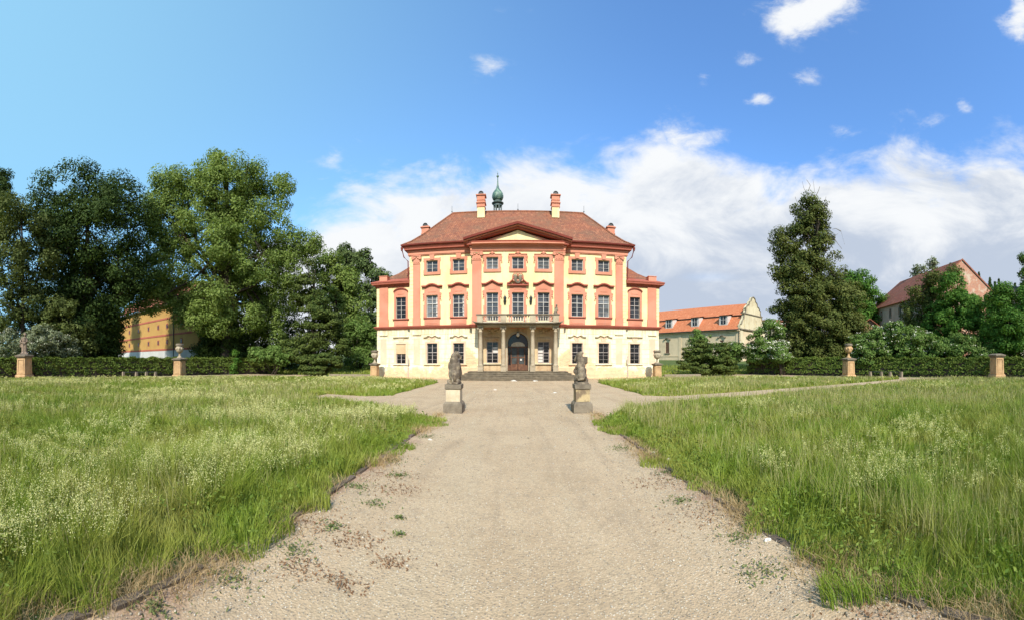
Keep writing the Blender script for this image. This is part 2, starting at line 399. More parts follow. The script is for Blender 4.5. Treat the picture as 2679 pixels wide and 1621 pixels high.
def leaves(P, N, size, aspect=1.5):
    """kite-shaped leaves at P facing N"""
    n = len(P); R = rng.normal(size=(n, 3)); T = unit(np.cross(N, R)); B = np.cross(N, T)
    s = (size*rng.uniform(.6, 1.35, n))[:, None]
    a = P - T*s*.5*aspect**.5; c = P + T*s*.5*aspect**.5
    off = N*s*.12
    b = P + B*s*.36 - off; d = P - B*s*.36 - off
    V = np.stack([a, b, c, d], 1).reshape(-1, 3)
    return V, np.arange(n*4)
def crown_points(lobes, n, clump, sink=.45, flat=.75, seed=0):
    """lobes: (cx,cy,cz,rx,ry,rz) ; returns leaf points and outward directions in clumps on the lobes"""
    r = np.random.default_rng(seed); L = np.array(lobes, float)
    area = (L[:, 3]*L[:, 5]+L[:, 4]*L[:, 5]+L[:, 3]*L[:, 4]); w = area/area.sum()
    nc = max(8, int(area.sum()*4.2/clump**2*.55)); pick = r.choice(len(L), nc, p=w)
    d = unit(r.normal(size=(nc, 3))); rad = 1-sink*r.uniform(0, 1, nc)**1.6
    C = L[pick, :3] + d*L[pick, 3:6]*rad[:, None]
    cs = clump*r.uniform(.55, 1.25, nc)
    k = r.choice(nc, n, p=cs**2/np.sum(cs**2)); q = unit(r.normal(size=(n, 3))); rr = r.uniform(.25, 1, n)**.5
    P = C[k] + q*(cs[k]*rr)[:, None]*np.array([1, 1, flat])
    Nn = unit(q*1.0 + d[k]*.6 + np.array([0, 0, .35]) + r.normal(size=(n, 3))*.55)
    return P, Nn, C, r
def foliage(name, lobes, n, clump, leaf, mat, parent, base=(0, 0, 0), seed=0, sink=.45, flat=.75, aspect=1.5, cut=None):
    P, Nn, C, r = crown_points(lobes, n, clump, sink, flat, seed)
    if cut is not None: k = cut(P); P, Nn = P[k], Nn[k]
    V, I = leaves(P, Nn, leaf, aspect); V -= np.array(base)
    o = obj(name, np_mesh(name, V, 4, I, r.uniform(0, 1, len(P)), mat), mat, parent, local=True)
    return o, C
def trunk_mb(base, top, r0, lobes, n_limbs, seed=0, bend=.6):
    rr = random.Random(seed); mb = MB(); base, top = Vector(base), Vector(top); H = (top-base).length
    pts = []; rad = []
    for i in range(7):
        t = i/6; w = bend*math.sin(t*3.1)*(1 if seed % 2 else -1)
        pts.append(base.lerp(top, t)+Vector((w*.4, w*.3, 0))); rad.append(r0*(1.35 if i == 0 else 1)*(1-.75*t))
    mb.tube(pts, rad, 9)
    for k in range(n_limbs):
        c = lobes[rr.randrange(len(lobes))]; t = rr.uniform(.3, .85); s = pts[0].lerp(pts[-1], t)
        e = Vector((c[0]+rr.uniform(-.6, .6)*c[3], c[1]+rr.uniform(-.6, .6)*c[4], c[2]+rr.uniform(-.3, .6)*c[5]))
        mid = s.lerp(e, .5)+Vector((rr.uniform(-.5, .5), rr.uniform(-.5, .5), rr.uniform(-.9, -.1)))*H*.05
        rb = r0*(1-.7*t)*.5
        mb.tube([s, s.lerp(mid, .6), mid, mid.lerp(e, .5)+Vector((0, 0, .02*H)), e], [rb, rb*.8, rb*.6, rb*.4, rb*.12], 6)
        for j in range(2):
            e2 = e+Vector((rr.uniform(-1, 1), rr.uniform(-1, 1), rr.uniform(-.2, 1)))*c[3]*.5
            mb.tube([mid, mid.lerp(e2, .5)+Vector((0, 0, .01*H)), e2], [rb*.45, rb*.25, rb*.06], 5)
    return mb
def lob(r, *L):
    """lobes listed as (az milliradians, elevation milliradians, half width, half height[, depth shift m])"""
    out = []
    for l in L:
        dr = l[4] if len(l) > 4 else 0; R = r+dr
        x, y = at(l[0]/1000, R); out.append((x, y, EYE+l[1]/1000*R, l[2]/1000*R, l[2]/1000*R*.85, l[3]/1000*R))
    return out
def tree(name, label, cat, az, r, lobes, n, clump, leaf, mat, r0=.4, limbs=14, top=None, group=None, seed=1, **kw):
    x, y = at(az, r); z = gh(x, y); L = lobes
    e = empty(name, label, cat, (x, y, z), group=group)
    zt = top or max(l[2] for l in L)
    obj('trunk', trunk_mb((x, y, z-.1), (x, y, zt), r0, L, limbs, seed), BRK_BARK, e, smooth=True)
    foliage('crown', L, n, clump, leaf, mat, e, (x, y, z), seed, **kw)
    return e
def shrub(name, label, cat, az, r, lobes, n, clump, leaf, mat, group=None, seed=1, flowers=0, fsize=.2, fl_up=.2, **kw):
    x, y = at(az, r); z = gh(x, y)
    e = empty(name, label, cat, (x, y, z), group=group)
    mb = MB(); rr = random.Random(seed)
    for k in range(7):
        l = lobes[rr.randrange(len(lobes))]; t = Vector((l[0]+rr.uniform(-.5, .5)*l[3], l[1], l[2]+rr.uniform(-.2, .5)*l[5])); s = Vector((x+rr.uniform(-.3, .3), y+rr.uniform(-.3, .3), z-.05))
        mb.tube([s, s.lerp(t, .5)+Vector((rr.uniform(-.3, .3), 0, .2)), t], [.07, .045, .015], 5)
    obj('stem', mb, BRK_BARK, e, smooth=True)
    foliage('foliage', lobes, n, clump, leaf, mat, e, (x, y, z), seed, cut=lambda P: P[:, 2] > ground_h(P[:, 0], P[:, 1])+.02, **kw)
    if flowers:
        P, Nn, C, r2 = crown_points(lobes, flowers*14, clump, .16, .8, seed)
        cc = r2.integers(0, len(P), flowers); Q = np.repeat(P[cc], 9, 0); Q = Q+r2.normal(size=Q.shape)*np.array([1, 1, .35])*fsize
        q = Q[:, 2] > z+.5+fl_up; Q = Q[q]
        V, I = leaves(Q, unit(r2.normal(size=Q.shape)*.4+np.array([0, -.5, .8])), fsize*.75, 1.1); V -= np.array((x, y, z))
        obj('blossom', np_mesh('blossom', V, 4, I, r2.uniform(0, 1, len(Q)), FLW), FLW, e, local=True)
    return e

# ------------------------------------------------------------------ ground
def ground():
    rs = [0, 1.5, 3, 5, 8, 12, 17, 23, 30, 37, 43, 46, 49, 53, 57, 61, 66, 71, 76, 82, 95, 120, 160, 220, 320, 480, 700]
    na = 96; V = [(0, 0, 0)]; F = []
    for r in rs[1:]:
        for k in range(na):
            a = 2*PI*k/na; x, y = r*math.cos(a), r*math.sin(a); V.append((x, y, gh(x, y)))
    for k in range(na): F.append((0, 1+k, 1+(k+1) % na))
    for j in range(len(rs)-2):
        for k in range(na):
            k2 = (k+1) % na; F.append((1+j*na+k, 1+(j+1)*na+k, 1+(j+1)*na+k2, 1+j*na+k2))
    mb = MB(); mb.add(V, F); setp(obj('ground', mb, GND, smooth=True), kind='structure')
ground()
def sheet(name, poly, z, mat):
    mb = MB(); tri = tessellate_polygon([[Vector((x, y, 0)) for x, y in poly]])
    mb.add([(x, y, z) for x, y in poly], [tuple(t) for t in tri]); return obj(name, mb, mat)
half = [(2.5, -9), (2.42, 4), (2.45, 9.6), (2.3, 11.2), (3.8, 12.7), (7.6, 14.9), (12, 15.6), (30.5, 17.2), (30.0, 20.6), (13, 19.0), (6.9, 17.6), (6.3, 18.4), (6.2, 29.6), (7.2, 31.2), (12, 32.9), (26.5, 33.6), (25.2, 38.4), (16, 37.9)]
poly = half + [(-x, y) for x, y in reversed(half)]
setp(sheet('gravel_path', poly, .012, GRV), kind='structure')
EARTH = plain('pinkish_bare_earth', (.46, .33, .22), (.38, .27, .17), 1., .95, .3, 20)
setp(sheet('side_path', [(-37.6, -4), (-33.6, -4), (-33.2, 9), (-30.4, 26), (-27, 33.7), (-26, 44), (-29.2, 44), (-33.2, 26), (-36.6, 9)], .02, EARTH), kind='structure')
setp(sheet('side_path', [(38.5, -4), (34.5, -4), (33.0, 9), (30.5, 17), (26.6, 27), (24.4, 41), (27.6, 41), (29.6, 30), (36.8, 9)], .02, EARTH), kind='structure')

def lawn_mask(x, y):
    """where the uncut grass grows"""
    ax = np.abs(x)
    wob = .2*np.sin(y*1.7+np.sign(x))+.14*np.sin(y*4.3+1+np.sign(x)*2)+.09*np.sin(y*9.1)-.1
    ynear = np.interp(ax, [2.3, 3.8, 7.6, 12, 30], [11.0, 12.5, 14.7, 15.5, 17.1]) + .15*np.sin(x*2.1)
    inner = 2.48+wob + np.clip((y-9.8)*.05, 0, 1)-.25*np.exp(-((y-10.6)/1.1)**2)
    lim = np.interp(y, [-6, 9, 26, 34], [36, 33.3, 27.6, 26.2]); lim = np.where(x < 0, lim+1.2, lim)
    a = (ax > inner) & (y < ynear) & (ax < lim)
    yf0 = np.interp(ax, [6.3, 7.2, 13, 30], [18.0, 17.2, 18.0, 19.2]); yf1 = np.interp(ax, [6.2, 7.2, 12, 26], [29.4, 31.0, 32.7, 33.4])
    b = (ax > 6.25+.12*np.sin(y*2)) & (y > yf0) & (y < yf1) & (ax < lim)
    left_strip = (x < -9.5) & (y >= ynear) & (y <= yf0) & (ax < lim)      # the cross path is overgrown on the left
    return a | b | left_strip
def lumps(x, y, s, seed=0):
    return (np.sin(x*s*1.3+seed)+np.sin(y*s*1.7+seed*2.1)+np.sin((x+y)*s*.9+seed*.7)+np.sin((x-y)*s*2.3+seed*1.3))/4
def scatter(n_per, rmin, rmax, a0, a1, k):
    """random plan points with density falling as 1/r away from the middle of the garden entrance"""
    n = int(k*(rmax-rmin)*(a1-a0)); r = rng.uniform(rmin, rmax, n); a = rng.uniform(a0, a1, n)
    return r*np.sin(a), r*np.cos(a), r
def blades(name, x, y, r, h, w, mat, tint=None, lean=.35, z0=0., bias=None):
    n = len(x); th = rng.uniform(0, 2*PI, n) if bias is None else bias+rng.normal(size=n)*.7; lx, ly = np.cos(th), np.sin(th)
    ph = rng.uniform(0, 2*PI, n); wx, wy = np.cos(ph)*w*.5, np.sin(ph)*w*.5
    ln = lean*h*rng.uniform(.1, 1.2, n)
    B = np.stack([x, y, np.full(n, z0)], 1)
    m = B+np.stack([lx*ln*.3, ly*ln*.3, h*.55], 1); t = B+np.stack([lx*ln, ly*ln, h*rng.uniform(.85, 1.1, n)], 1)
    W = np.stack([wx, wy, np.zeros(n)], 1)
    V = np.stack([B-W, B+W, m+W*.8, m-W*.8, t-W*.15, t+W*.15], 1).reshape(-1, 3)
    b = np.arange(n)*6
    I = np.stack([b, b+1, b+2, b+3, b+3, b+2, b+5, b+4], 1).ravel()
    tt = tint if tint is not None else rng.uniform(0, 1, n)
    me = np_mesh(name, V, 4, I, np.repeat(tt, 2), mat)
    return me
def make_grass():
    xs, ys, rs = scatter(1, 1.2, 39, -1.75, 1.75, 8200)
    nr = rng.uniform(0, 1, len(xs)) < 1
    k = lawn_mask(xs, ys) & nr; x, y, r = xs[k], ys[k], rs[k]
    h = .30+.13*lumps(x, y, .45, 2)+.06*lumps(x, y, 1.7, 5)
    h = h*np.interp(r, [2, 8, 16, 38], [1.25, 1.0, .8, .62])
    ed = np.clip((np.abs(x)-2.45)/.9, 0, 1); h = h*(.42+.58*ed); h = np.where((x > 5) & (y > 13.6) & (y < 18.5), h*.62, h)
    wx_ = x+.07*np.sin(y*6.1)+.05*np.sin(y*13.7+x*3); wy_ = y+.07*np.sin(x*5.3)+.05*np.sin(x*12.1+y*4)
    cell = ((np.floor(wx_/.27).astype(np.int64)*73856093) ^ (np.floor(wy_/.23).astype(np.int64)*19349663)) % 4096
    hf = rng.uniform(.62, 1.32, 4096)[cell]; tc = rng.uniform(0, 1, 4096)[cell]; dirc = rng.uniform(0, 2*PI, 4096)[cell]
    c2 = ((np.floor(wx_/1.3).astype(np.int64)*83492791) ^ (np.floor(wy_/1.1).astype(np.int64)*2654435)) % 512
    hf = hf*rng.uniform(.8, 1.2, 512)[c2]; tc = .6*tc+.4*rng.uniform(0, 1, 512)[c2]
    h *= hf*rng.uniform(.6, 1.2, len(x)); tint = np.clip(tc*.75+rng.uniform(-.15, .35, len(x)), 0, 1); w = (.0014*r+.0022)*rng.uniform(.7, 1.3, len(x))
    o = obj('tall_grass', blades('tall_grass', x, y, r, h, w, GRS, tint, lean=.6, bias=dirc), GRS)
    setp(o, 'uncut green meadow grass growing on both sides of the gravel path', 'grass', kind='stuff')
    # seed heads standing above the blades
    xs, ys, rs = scatter(1, 2, 38, -1.6, 1.6, 1000); k = lawn_mask(xs, ys) & (np.abs(xs) > 3.1) & (lumps(xs, ys, .35, 1)+.25*(xs > 3)+rng.uniform(-.6, .6, len(xs)) > .1)
    x, y, r = xs[k], ys[k], rs[k]; hh = .42*np.interp(r, [2, 8, 38], [1.3, 1.1, .75])*rng.uniform(.8, 1.3, len(x))*(1+.3*lumps(x, y, .45, 2))
    st = blades('g', x, y, r, hh, .001*r+.0012, SEED, lean=.3)
    o = obj('grass_seed_heads', st, SEED); setp(o, 'pale tan seed stalks rising above the meadow grass', 'grass', kind='stuff')
make_grass()
HERB = leafy('herb_leaves', (.10, .17, .022), (.14, .20, .03), (.28, .32, .07))
def herbs():
    n = 60000; r = rng.uniform(2.3, 16, n); a = rng.uniform(-1.5, 1.5, n); x, y = r*np.sin(a), r*np.cos(a)
    k = lawn_mask(x, y) & (lumps(x, y, 1.6, 9)+rng.uniform(-.4, .4, n) > .12); x, y, r = x[k], y[k], r[k]
    P = np.column_stack([x, y, rng.uniform(.06, .30, len(x))]); V, I = leaves(P, unit(rng.normal(size=P.shape)*.6+np.array([0, 0, 1.])), .026+.0022*r, 2.2)
    o = obj('meadow_herbs', np_mesh('meadow_herbs', V, 4, I, rng.uniform(0, 1, len(P)), HERB), HERB); setp(o, 'broad leaved green herbs growing in patches among the meadow grass', 'herbs', kind='stuff')
herbs()
def make_flowers():
    """bedstraw: drifts of stems carrying many tiny pale flowers"""
    xs, ys, rs = scatter(1, 2.4, 37, -1.6, 1.6, 1000)
    dens = lumps(xs, ys, .42, 3)+.9*lumps(xs, ys, 1.25, 8)+.5*lumps(xs, ys, 3.1, 2)+1.0*lumps(xs, ys, 6.3, 4)+np.where(xs < 0, -.10, -.55)+.2*np.clip((rs-8)/20, 0, 1)
    for cx, cy, rad, amp in ((-3.9, 3.6, .9, 1.2), (-6.5, 7.5, 2.2, .8), (-5.2, 5.5, 1.2, .8), (3.9, 3.1, .7, 1.5), (5.0, 3.0, .8, 1.4), (4.7, 4.5, .9, 1.3), (6.3, 4.4, 1.2, .95), (3.5, 5.6, .5, .9), (-3.4, .85, .6, 1.3), (4.1, 1.6, .7, .9), (-4.4, 9.6, 1.4, 1.), (3.4, 4.5, .5, .9), (-9, 10, 2.5, .7), (-2.9, 1.0, .4, 1.4), (6.8, 3.0, 1.2, .7), (-8, 4, 1.5, .6), (7.5, 7.5, 1.6, .5)):
        dens = dens+amp*np.exp(-((xs-cx)**2+(ys-cy)**2)/rad**2)
    k = lawn_mask(xs, ys) & (np.abs(xs) > 2.9) & (dens+rng.uniform(-.3, .3, len(xs)) > .82)
    x, y, r = xs[k], ys[k], rs[k]; n = len(x)
    h = .40*np.interp(r, [2, 8, 38], [1.25, 1.0, .72])*rng.uniform(.75, 1.3, n)*(1+.2*lumps(x, y, .45, 2))
    m = 20; sz = .008+.0019*r
    t = rng.uniform(0, 1, (n, m)); z = h[:, None]*(1-.30*t); spread = (.012+.026*t)*(1+.03*r[:, None])
    th = rng.uniform(0, 2*PI, (n, m)); lean = rng.normal(size=(n, 2, 1))*.12*h[:, None, None]
    X = x[:, None]+np.cos(th)*spread+lean[:, 0]*(1-t*.4); Y = y[:, None]+np.sin(th)*spread+lean[:, 1]*(1-t*.4)
    P = np.stack([X, Y, z], 2).reshape(-1, 3); S = np.repeat(sz, m)*.8
    V, I = leaves(P, unit(rng.normal(size=P.shape)+np.array([0, 0, .7])), S, 1.0)
    o = obj('meadow_flowers', np_mesh('meadow_flowers', V, 4, I, rng.uniform(0, 1, len(P)), FLY), FLY)
    setp(o, 'drifts of tiny cream yellow bedstraw flowers among the tall grass', 'wildflowers', kind='stuff')
make_flowers()
def make_edges():
    # dry straw along the path edges
    n = 36000; y = rng.uniform(-.5, 13, n)**1.0; sgn = rng.choice([-1, 1], n)
    den = np.clip(lumps(y*1.0, sgn*3., 1.9, 4)+.45+.5*(y < 2.6), 0, 1.4)
    k = rng.uniform(0, 1, n) < den*np.clip(1.5-y/11, .25, 1.2)*.8; y = y[k]; sgn = sgn[k]
    x = sgn*(2.48+rng.normal(size=len(y))*.15-.04+.1*np.sin(y*1.7)); r = np.hypot(x, y)
    o = obj('dry_grass', blades('dry_grass', x, y, r, rng.uniform(.03, .16, len(y)), .0022+.0009*r, DRY, lean=1.5), DRY)
    setp(o, 'withered straw coloured grass along both edges of the path', 'dry grass', kind='stuff')
    # creeping weeds on the gravel
    P = []; R = []
    spots = [(-2.0, 3.0, .22), (-1.9, 3.6, .13), (-1.75, 4.4, .16), (-2.2, 4.9, .2), (-1.2, 3.7, .05), (-2.15, 2.3, .25), (-1.8, 5.6, .14), (-2.2, 6.4, .25), (-2.3, 7.6, .25), (-1.3, 4.1, .05), (2.1, 7.4, .3), (2.3, 5.6, .2), (2.0, 4.4, .16), (2.1, 3.2, .22), (1.9, 2.6, .2), (2.3, 2.0, .22), (-2.25, 1.6, .2), (-2.1, 8.6, .25)]
    for cx, cy, s in spots:
        m = int(650*s+20); q = rng.normal(size=(m, 2))*s*.6*rng.uniform(.3, 1.3, (m, 1))
        P.append(np.stack([cx+q[:, 0]*1.3, cy+q[:, 1], rng.uniform(.015, .05, m)], 1))
    P = np.concatenate(P); V, I = leaves(P, unit(rng.normal(size=P.shape)*.7+np.array([0, 0, 1.])), .022, 2.5)
    o = obj('creeping_weeds', np_mesh('creeping_weeds', V, 4, I, rng.uniform(0, 1, len(P)), WEED), WEED)
    setp(o, 'flat green weed patches creeping over the gravel path', 'weeds', kind='stuff')
    P = []
    for cx, cy, s in [(-1.55, 3.45, .16), (-1.75, 2.75, .14), (-1.35, 2.75, .1), (-1.6, 5.0, .2), (-2.1, 5.6, .3), (2.15, 3.9, .3), (2.0, 5.2, .25), (-1.1, 3.2, .1), (2.2, 1.6, .2), (-2.15, 3.6, .25)]:
        m = int(700*s+50); q = rng.normal(size=(m, 2))*s*.75; P.append(np.stack([cx+q[:, 0]*1.3, cy+q[:, 1], rng.uniform(.014, .035, m)], 1))
    P = np.concatenate(P); RUST = leafy('rusty_weed_leaves', (.21, .11, .06), (.25, .14, .075), (.36, .22, .12))
    V, I = leaves(P, unit(rng.normal(size=P.shape)*.7+np.array([0, 0, 1.])), .02, 2.5)
    o = obj('rusty_weeds', np_mesh('rusty_weeds', V, 4, I, rng.uniform(0, 1, len(P)), RUST), RUST)
    setp(o, 'dried reddish brown weed mats lying on the gravel path', 'weeds', kind='stuff')
    # loose gravel
    n = 42000; r = rng.uniform(2.3, 22, n)**1.0; a = rng.uniform(-1.45, 1.45, n); x = r*np.sin(a); y = r*np.cos(a)
    k = (np.abs(x) < 2.55+.12*np.sin(y)) & (rng.uniform(0, 1, n) < np.interp(r, [2.3, 20], [1, .6])); x, y, r = x[k], y[k], r[k]
    nb = 2600; xb = np.where(rng.uniform(0, 1, nb) < .7, 1, -1)*(2.5-np.abs(rng.normal(size=nb))*.45); yb = rng.uniform(.6, 7, nb); x = np.concatenate([x, xb]); y = np.concatenate([y, yb]); r = np.hypot(x, y); n = len(x)
    s = (.0042+.0007*r)*rng.uniform(.35, 1.3, n)**1.8; s[rng.uniform(0, 1, n) < .02] *= 1.7; s[-nb:] = rng.uniform(.004, .019, nb)**1.0*rng.uniform(.5, 1, nb)
    D = np.array([(1, 0, 0), (0, 1, 0), (-1, 0, 0), (0, -1, 0), (0, 0, .8), (0, 0, -.5)], float)
    V = (np.stack([x, y, .012+s*.3], 1)[:, None, :]+(D[None]*rng.uniform(.6, 1.4, (n, 6, 1)))*s[:, None, None])
    th = rng.uniform(0, PI, n); c, sn = np.cos(th)[:, None], np.sin(th)[:, None]
    dx, dy = V[:, :, 0]-x[:, None], V[:, :, 1]-y[:, None]; V[:, :, 0] = x[:, None]+dx*c-dy*sn; V[:, :, 1] = y[:, None]+dx*sn+dy*c
    T = np.array([(0, 1, 4), (1, 2, 4), (2, 3, 4), (3, 0, 4), (1, 0, 5), (2, 1, 5), (3, 2, 5), (0, 3, 5)])
    I = (T[None]+(np.arange(n)*6)[:, None, None]).ravel()
    PEB = leafy('loose_chippings', (.25, .21, .155), (.40, .32, .21), (.70, .64, .53), 0., .9)
    o = obj('loose_gravel', np_mesh('loose_gravel', V.reshape(-1, 3), 3, I, np.repeat(rng.uniform(0, 1, n)**1.5, 8), PEB), PEB)
    setp(o, 'loose pale stone chippings scattered over the sandy path', 'gravel', kind='stuff')
make_edges()

# kerb stones along the path
KRB = plain('mossy_kerb_stone', (.2, .15, .105), (.12, .09, .065), 6., .95, .8, 40)
def kerbs():
    tmpl = []
    for v in range(3):
        mb = MB(); rr = random.Random(v)
        xs = [-.45, -.2, .1, .45]
        for a, b in zip(xs[:-1], xs[1:]):
            mb.taper((a+b)/2, rr.uniform(-.008, .008), (b-a)/2, .05, -.06, (b-a)/2-.004, .04, .07+rr.uniform(-.012, .012))
        tmpl.append(mb.mesh('kerb_stone'))
        tmpl[-1].materials.append(KRB)
    rr = random.Random(3)
    for s in (-1, 1):
        y = .3
        while y < 9.4:
            o = bpy.data.objects.new('kerb_stone', tmpl[rr.randrange(3)]); COL.objects.link(o)
            o.location = (s*(2.42+rr.uniform(-.025, .025)), y+.45, rr.uniform(-.055, -.03) if rr.random() < .7 else -.02); o.rotation_euler = (rr.uniform(-.12, .12), 0, PI/2+rr.uniform(-.035, .035))
            setp(o, 'sunken mossy edging stone under dry grass on the %s path edge' % ('left' if s < 0 else 'right'), 'kerb stone', 'edging stones on the %s of the path' % ('left' if s < 0 else 'right'))
            y += .96+rr.uniform(0, .12)
kerbs()
def pale_stones():
    L = [(-1.95, 8.3, .05, 'white stone lying by the left grass edge of the path'), (2.55, 6.9, .045, 'white stone near the right grass edge, farther of two'), (2.62, 6.3, .055, 'white stone near the right grass edge, nearer of two'),
         (2.3, 3.0, .04, 'cream flat stone beside creeping weeds at the right path edge'), (-1.35, 22.5, .1, 'small pale rubble lump on the forecourt before the steps'),
         (1.45, 31.6, .2, 'flat pale rubble at the foot of the entrance steps'), (-.35, 31.7, .26, 'largest flat pale rubble below the middle of the steps'), (2.0, 20.5, .11, 'white chipped lump beside the right lion pedestal')]
    ST = plain('white_stone', (.68, .63, .54), (.55, .49, .4), 12., .9, .4, 40)
    for x, y, s, lab in L:
        mb = MB(); bm = bmesh.new(); bmesh.ops.create_icosphere(bm, subdivisions=2, radius=1)
        for v in bm.verts:
            n = mnoise.noise(v.co*1.6+Vector((x, y, 0)))*.5+1; v.co = Vector((v.co.x*s*n, v.co.y*s*.7*n, v.co.z*s*(.35 if s > .1 else .5)*n))
        me = bpy.data.meshes.new('stone'); bm.to_mesh(me); bm.free(); me.materials.append(ST)
        o = obj('stone', me, ST, loc=(x, y, .012+s*.12)); setp(o, lab, 'stone')
pale_stones()
exec_order = 'ground done'

# ------------------------------------------------------------------ the manor
HOUSE = empty('manor_house', 'symmetrical yellow and salmon baroque manor with tiled hip roof, pediment and columned portico', 'manor house', (0, 42, 0))
H = HOUSE
def wall_mb(x0, x1, z0, z1, y, holes=(), depth=.3, mb=None):
    """front face of a wall with real openings and their reveals"""
    mb = mb or MB()
    xs = sorted({x0, x1, *[h[0] for h in holes], *[h[1] for h in holes]}); zs = sorted({z0, z1, *[h[2] for h in holes], *[h[3] for h in holes]})
    for a, b in zip(xs[:-1], xs[1:]):
        for c, d in zip(zs[:-1], zs[1:]):
            mx, mz = (a+b)/2, (c+d)/2
            if any(h[0] < mx < h[1] and h[2] < mz < h[3] for h in holes) or mx < x0 or mx > x1 or mz < z0 or mz > z1: continue
            mb.add([(a,y,c),(b,y,c),(b,y,d),(a,y,d)], [(0,1,2,3)])
    for h in holes:
        a, b, c, d = h; Y = y+depth
        mb.add([(a,y,c),(a,Y,c),(a,Y,d),(a,y,d)], [(0,1,2,3)]); mb.add([(b,y,c),(b,y,d),(b,Y,d),(b,Y,c)], [(0,1,2,3)])
        mb.add([(a,y,c),(b,y,c),(b,Y,c),(a,Y,c)], [(0,1,2,3)]); mb.add([(a,y,d),(a,Y,d),(b,Y,d),(b,y,d)], [(0,1,2,3)])
    return mb
W1, W2, WW = 8.22, 5.63, 11.45          # window axes
RX = 2.38                                # windows of the projecting centre
ZU, HU = 10.22, 1.12; ZM, HM = 5.9, 2.1; ZG, HG = 1.42, 1.97
def hole(x, w, z, h): return (x-w/2, x+w/2, z, z+h)
YM, YR, YW = 36.0, 35.5, 36.25
# upper yellow walls
mb = MB()
for s in (-1, 1):
    hs = [hole(s*a, 1.12, ZU, HU) for a in (W1, W2)] + [hole(s*a, 1.12, ZM, HM) for a in (W1, W2)]
    a, b = sorted((s*10.45, s*4.27)); wall_mb(a, b, 4.8, 12.3, YM, hs, mb=mb)
    mb.add([(s*10.45, YM, 4.8), (s*10.45, 48, 4.8), (s*10.45, 48, 12.3), (s*10.45, YM, 12.3)], [(0, 1, 2, 3)])
    mb.add([(s*4.27, YR, 4.8), (s*4.27, YM, 4.8), (s*4.27, YM, 12.3), (s*4.27, YR, 12.3)], [(0, 1, 2, 3)])
wall_mb(-4.27, 4.27, 4.8, 12.3, YR, [hole(a, 1.1, ZU-.03, HU) for a in (-RX, 0, RX)]+[hole(a, 1.1, ZM-.5, HM+.52) for a in (-RX, 0, RX)], mb=mb)
mb.add([(-10.45, 48, 0), (10.45, 48, 0), (10.45, 48, 12.3), (-10.45, 48, 12.3)], [(0, 1, 2, 3)])
obj('upper_wall', mb, YEL, H, recalc=False)
for s in (-1, 1):
    mb = MB()
    a, b = sorted((s*14.0, s*10.45)); wall_mb(a, b, 4.8, 9.2, YW, [hole(s*WW, 1.04, ZM-.03, HM+.02)], mb=mb)
    mb.add([(s*14, YW, 4.8), (s*14, 47, 4.8), (s*14, 47, 9.2), (s*14, YW, 9.2)], [(0, 1, 2, 3)])
    mb.add([(s*14, 47, 0), (s*10.45, 47, 0), (s*10.45, 47, 9.2), (s*14, 47, 9.2)], [(0, 1, 2, 3)])
    obj('wing_upper_wall', mb, YEL, H, recalc=False)
for s in (-1, 1):
    mb = MB()
    a, b = sorted((s*10.45, s*4.27)); wall_mb(a, b, 0, 4.8, YM, [hole(s*q, 1.02, ZG, HG) for q in (W1, W2)], mb=mb)
    a, b = sorted((s*14.0, s*10.45)); wall_mb(a, b, 0, 4.8, YW, [hole(s*WW, .98, ZG-.02, HG)], mb=mb)
    mb.add([(s*10.45, YM, 0), (s*10.45, YW, 0), (s*10.45, YW, 4.8), (s*10.45, YM, 4.8)], [(0, 1, 2, 3)])
    mb.add([(s*14, YW, 0), (s*14, 47, 0), (s*14, 47, 4.8), (s*14, YW, 4.8)], [(0, 1, 2, 3)])
    mb.add([(s*4.27, YR, 0), (s*4.27, YM, 0), (s*4.27, YM, 4.8), (s*4.27, YR, 4.8)], [(0, 1, 2, 3)])
    a, b = sorted((s*4.27, s*3.72)); wall_mb(a, b, 0, 4.8, YR, mb=mb)
    obj('ground_storey_wall', mb, CRM, H, recalc=False)
# portico back wall with arched doorway
mb = wall_mb(-3.72, 3.72, 0, 4.8, YR, [hole(a, 1.08, 1.5, 1.98) for a in (-RX, RX)]+[(-.95, .95, .765, 4.28)], .3)
arc = [(.95*math.cos(t), 3.33+.95*math.sin(t)) for t in np.linspace(0, PI, 25)]
for (a, b) in zip(arc[:-1], arc[1:]):
    mb.add([(a[0],YR,a[1]),(b[0],YR,b[1]),(b[0],YR,4.28),(a[0],YR,4.28)], [(0,1,2,3)])
    mb.add([(a[0],YR,a[1]),(b[0],YR,b[1]),(b[0],YR+.75,b[1]),(a[0],YR+.75,a[1])], [(0,3,2,1)])
for s in (-1, 1): mb.add([(s*.95,YR+.3,.765),(s*.95,YR+.75,.765),(s*.95,YR+.75,3.33),(s*.95,YR+.3,3.33)], [(0,1,2,3)])
obj('portico_wall', mb, OCH, H, recalc=False)
mb = MB()
for (a, b) in zip(arc[:-1], arc[1:]):
    k = 1.17; q = lambda p: (p[0]*k, 3.33+(p[1]-3.33)*k)
    A, B = q(a), q(b)
    mb.add([(a[0],YR-.07,a[1]),(b[0],YR-.07,b[1]),(B[0],YR-.07,B[1]),(A[0],YR-.07,A[1]),(A[0],YR+.02,A[1]),(B[0],YR+.02,B[1]),(a[0],YR+.02,a[1]),(b[0],YR+.02,b[1])], [(0,1,2,3),(3,2,5,4),(0,6,7,1)])
for s in (-1, 1): mb.box(s*.955, s*1.12, YR-.07, YR+.02, .77, 3.33)
obj('door_surround', mb, STO, H)
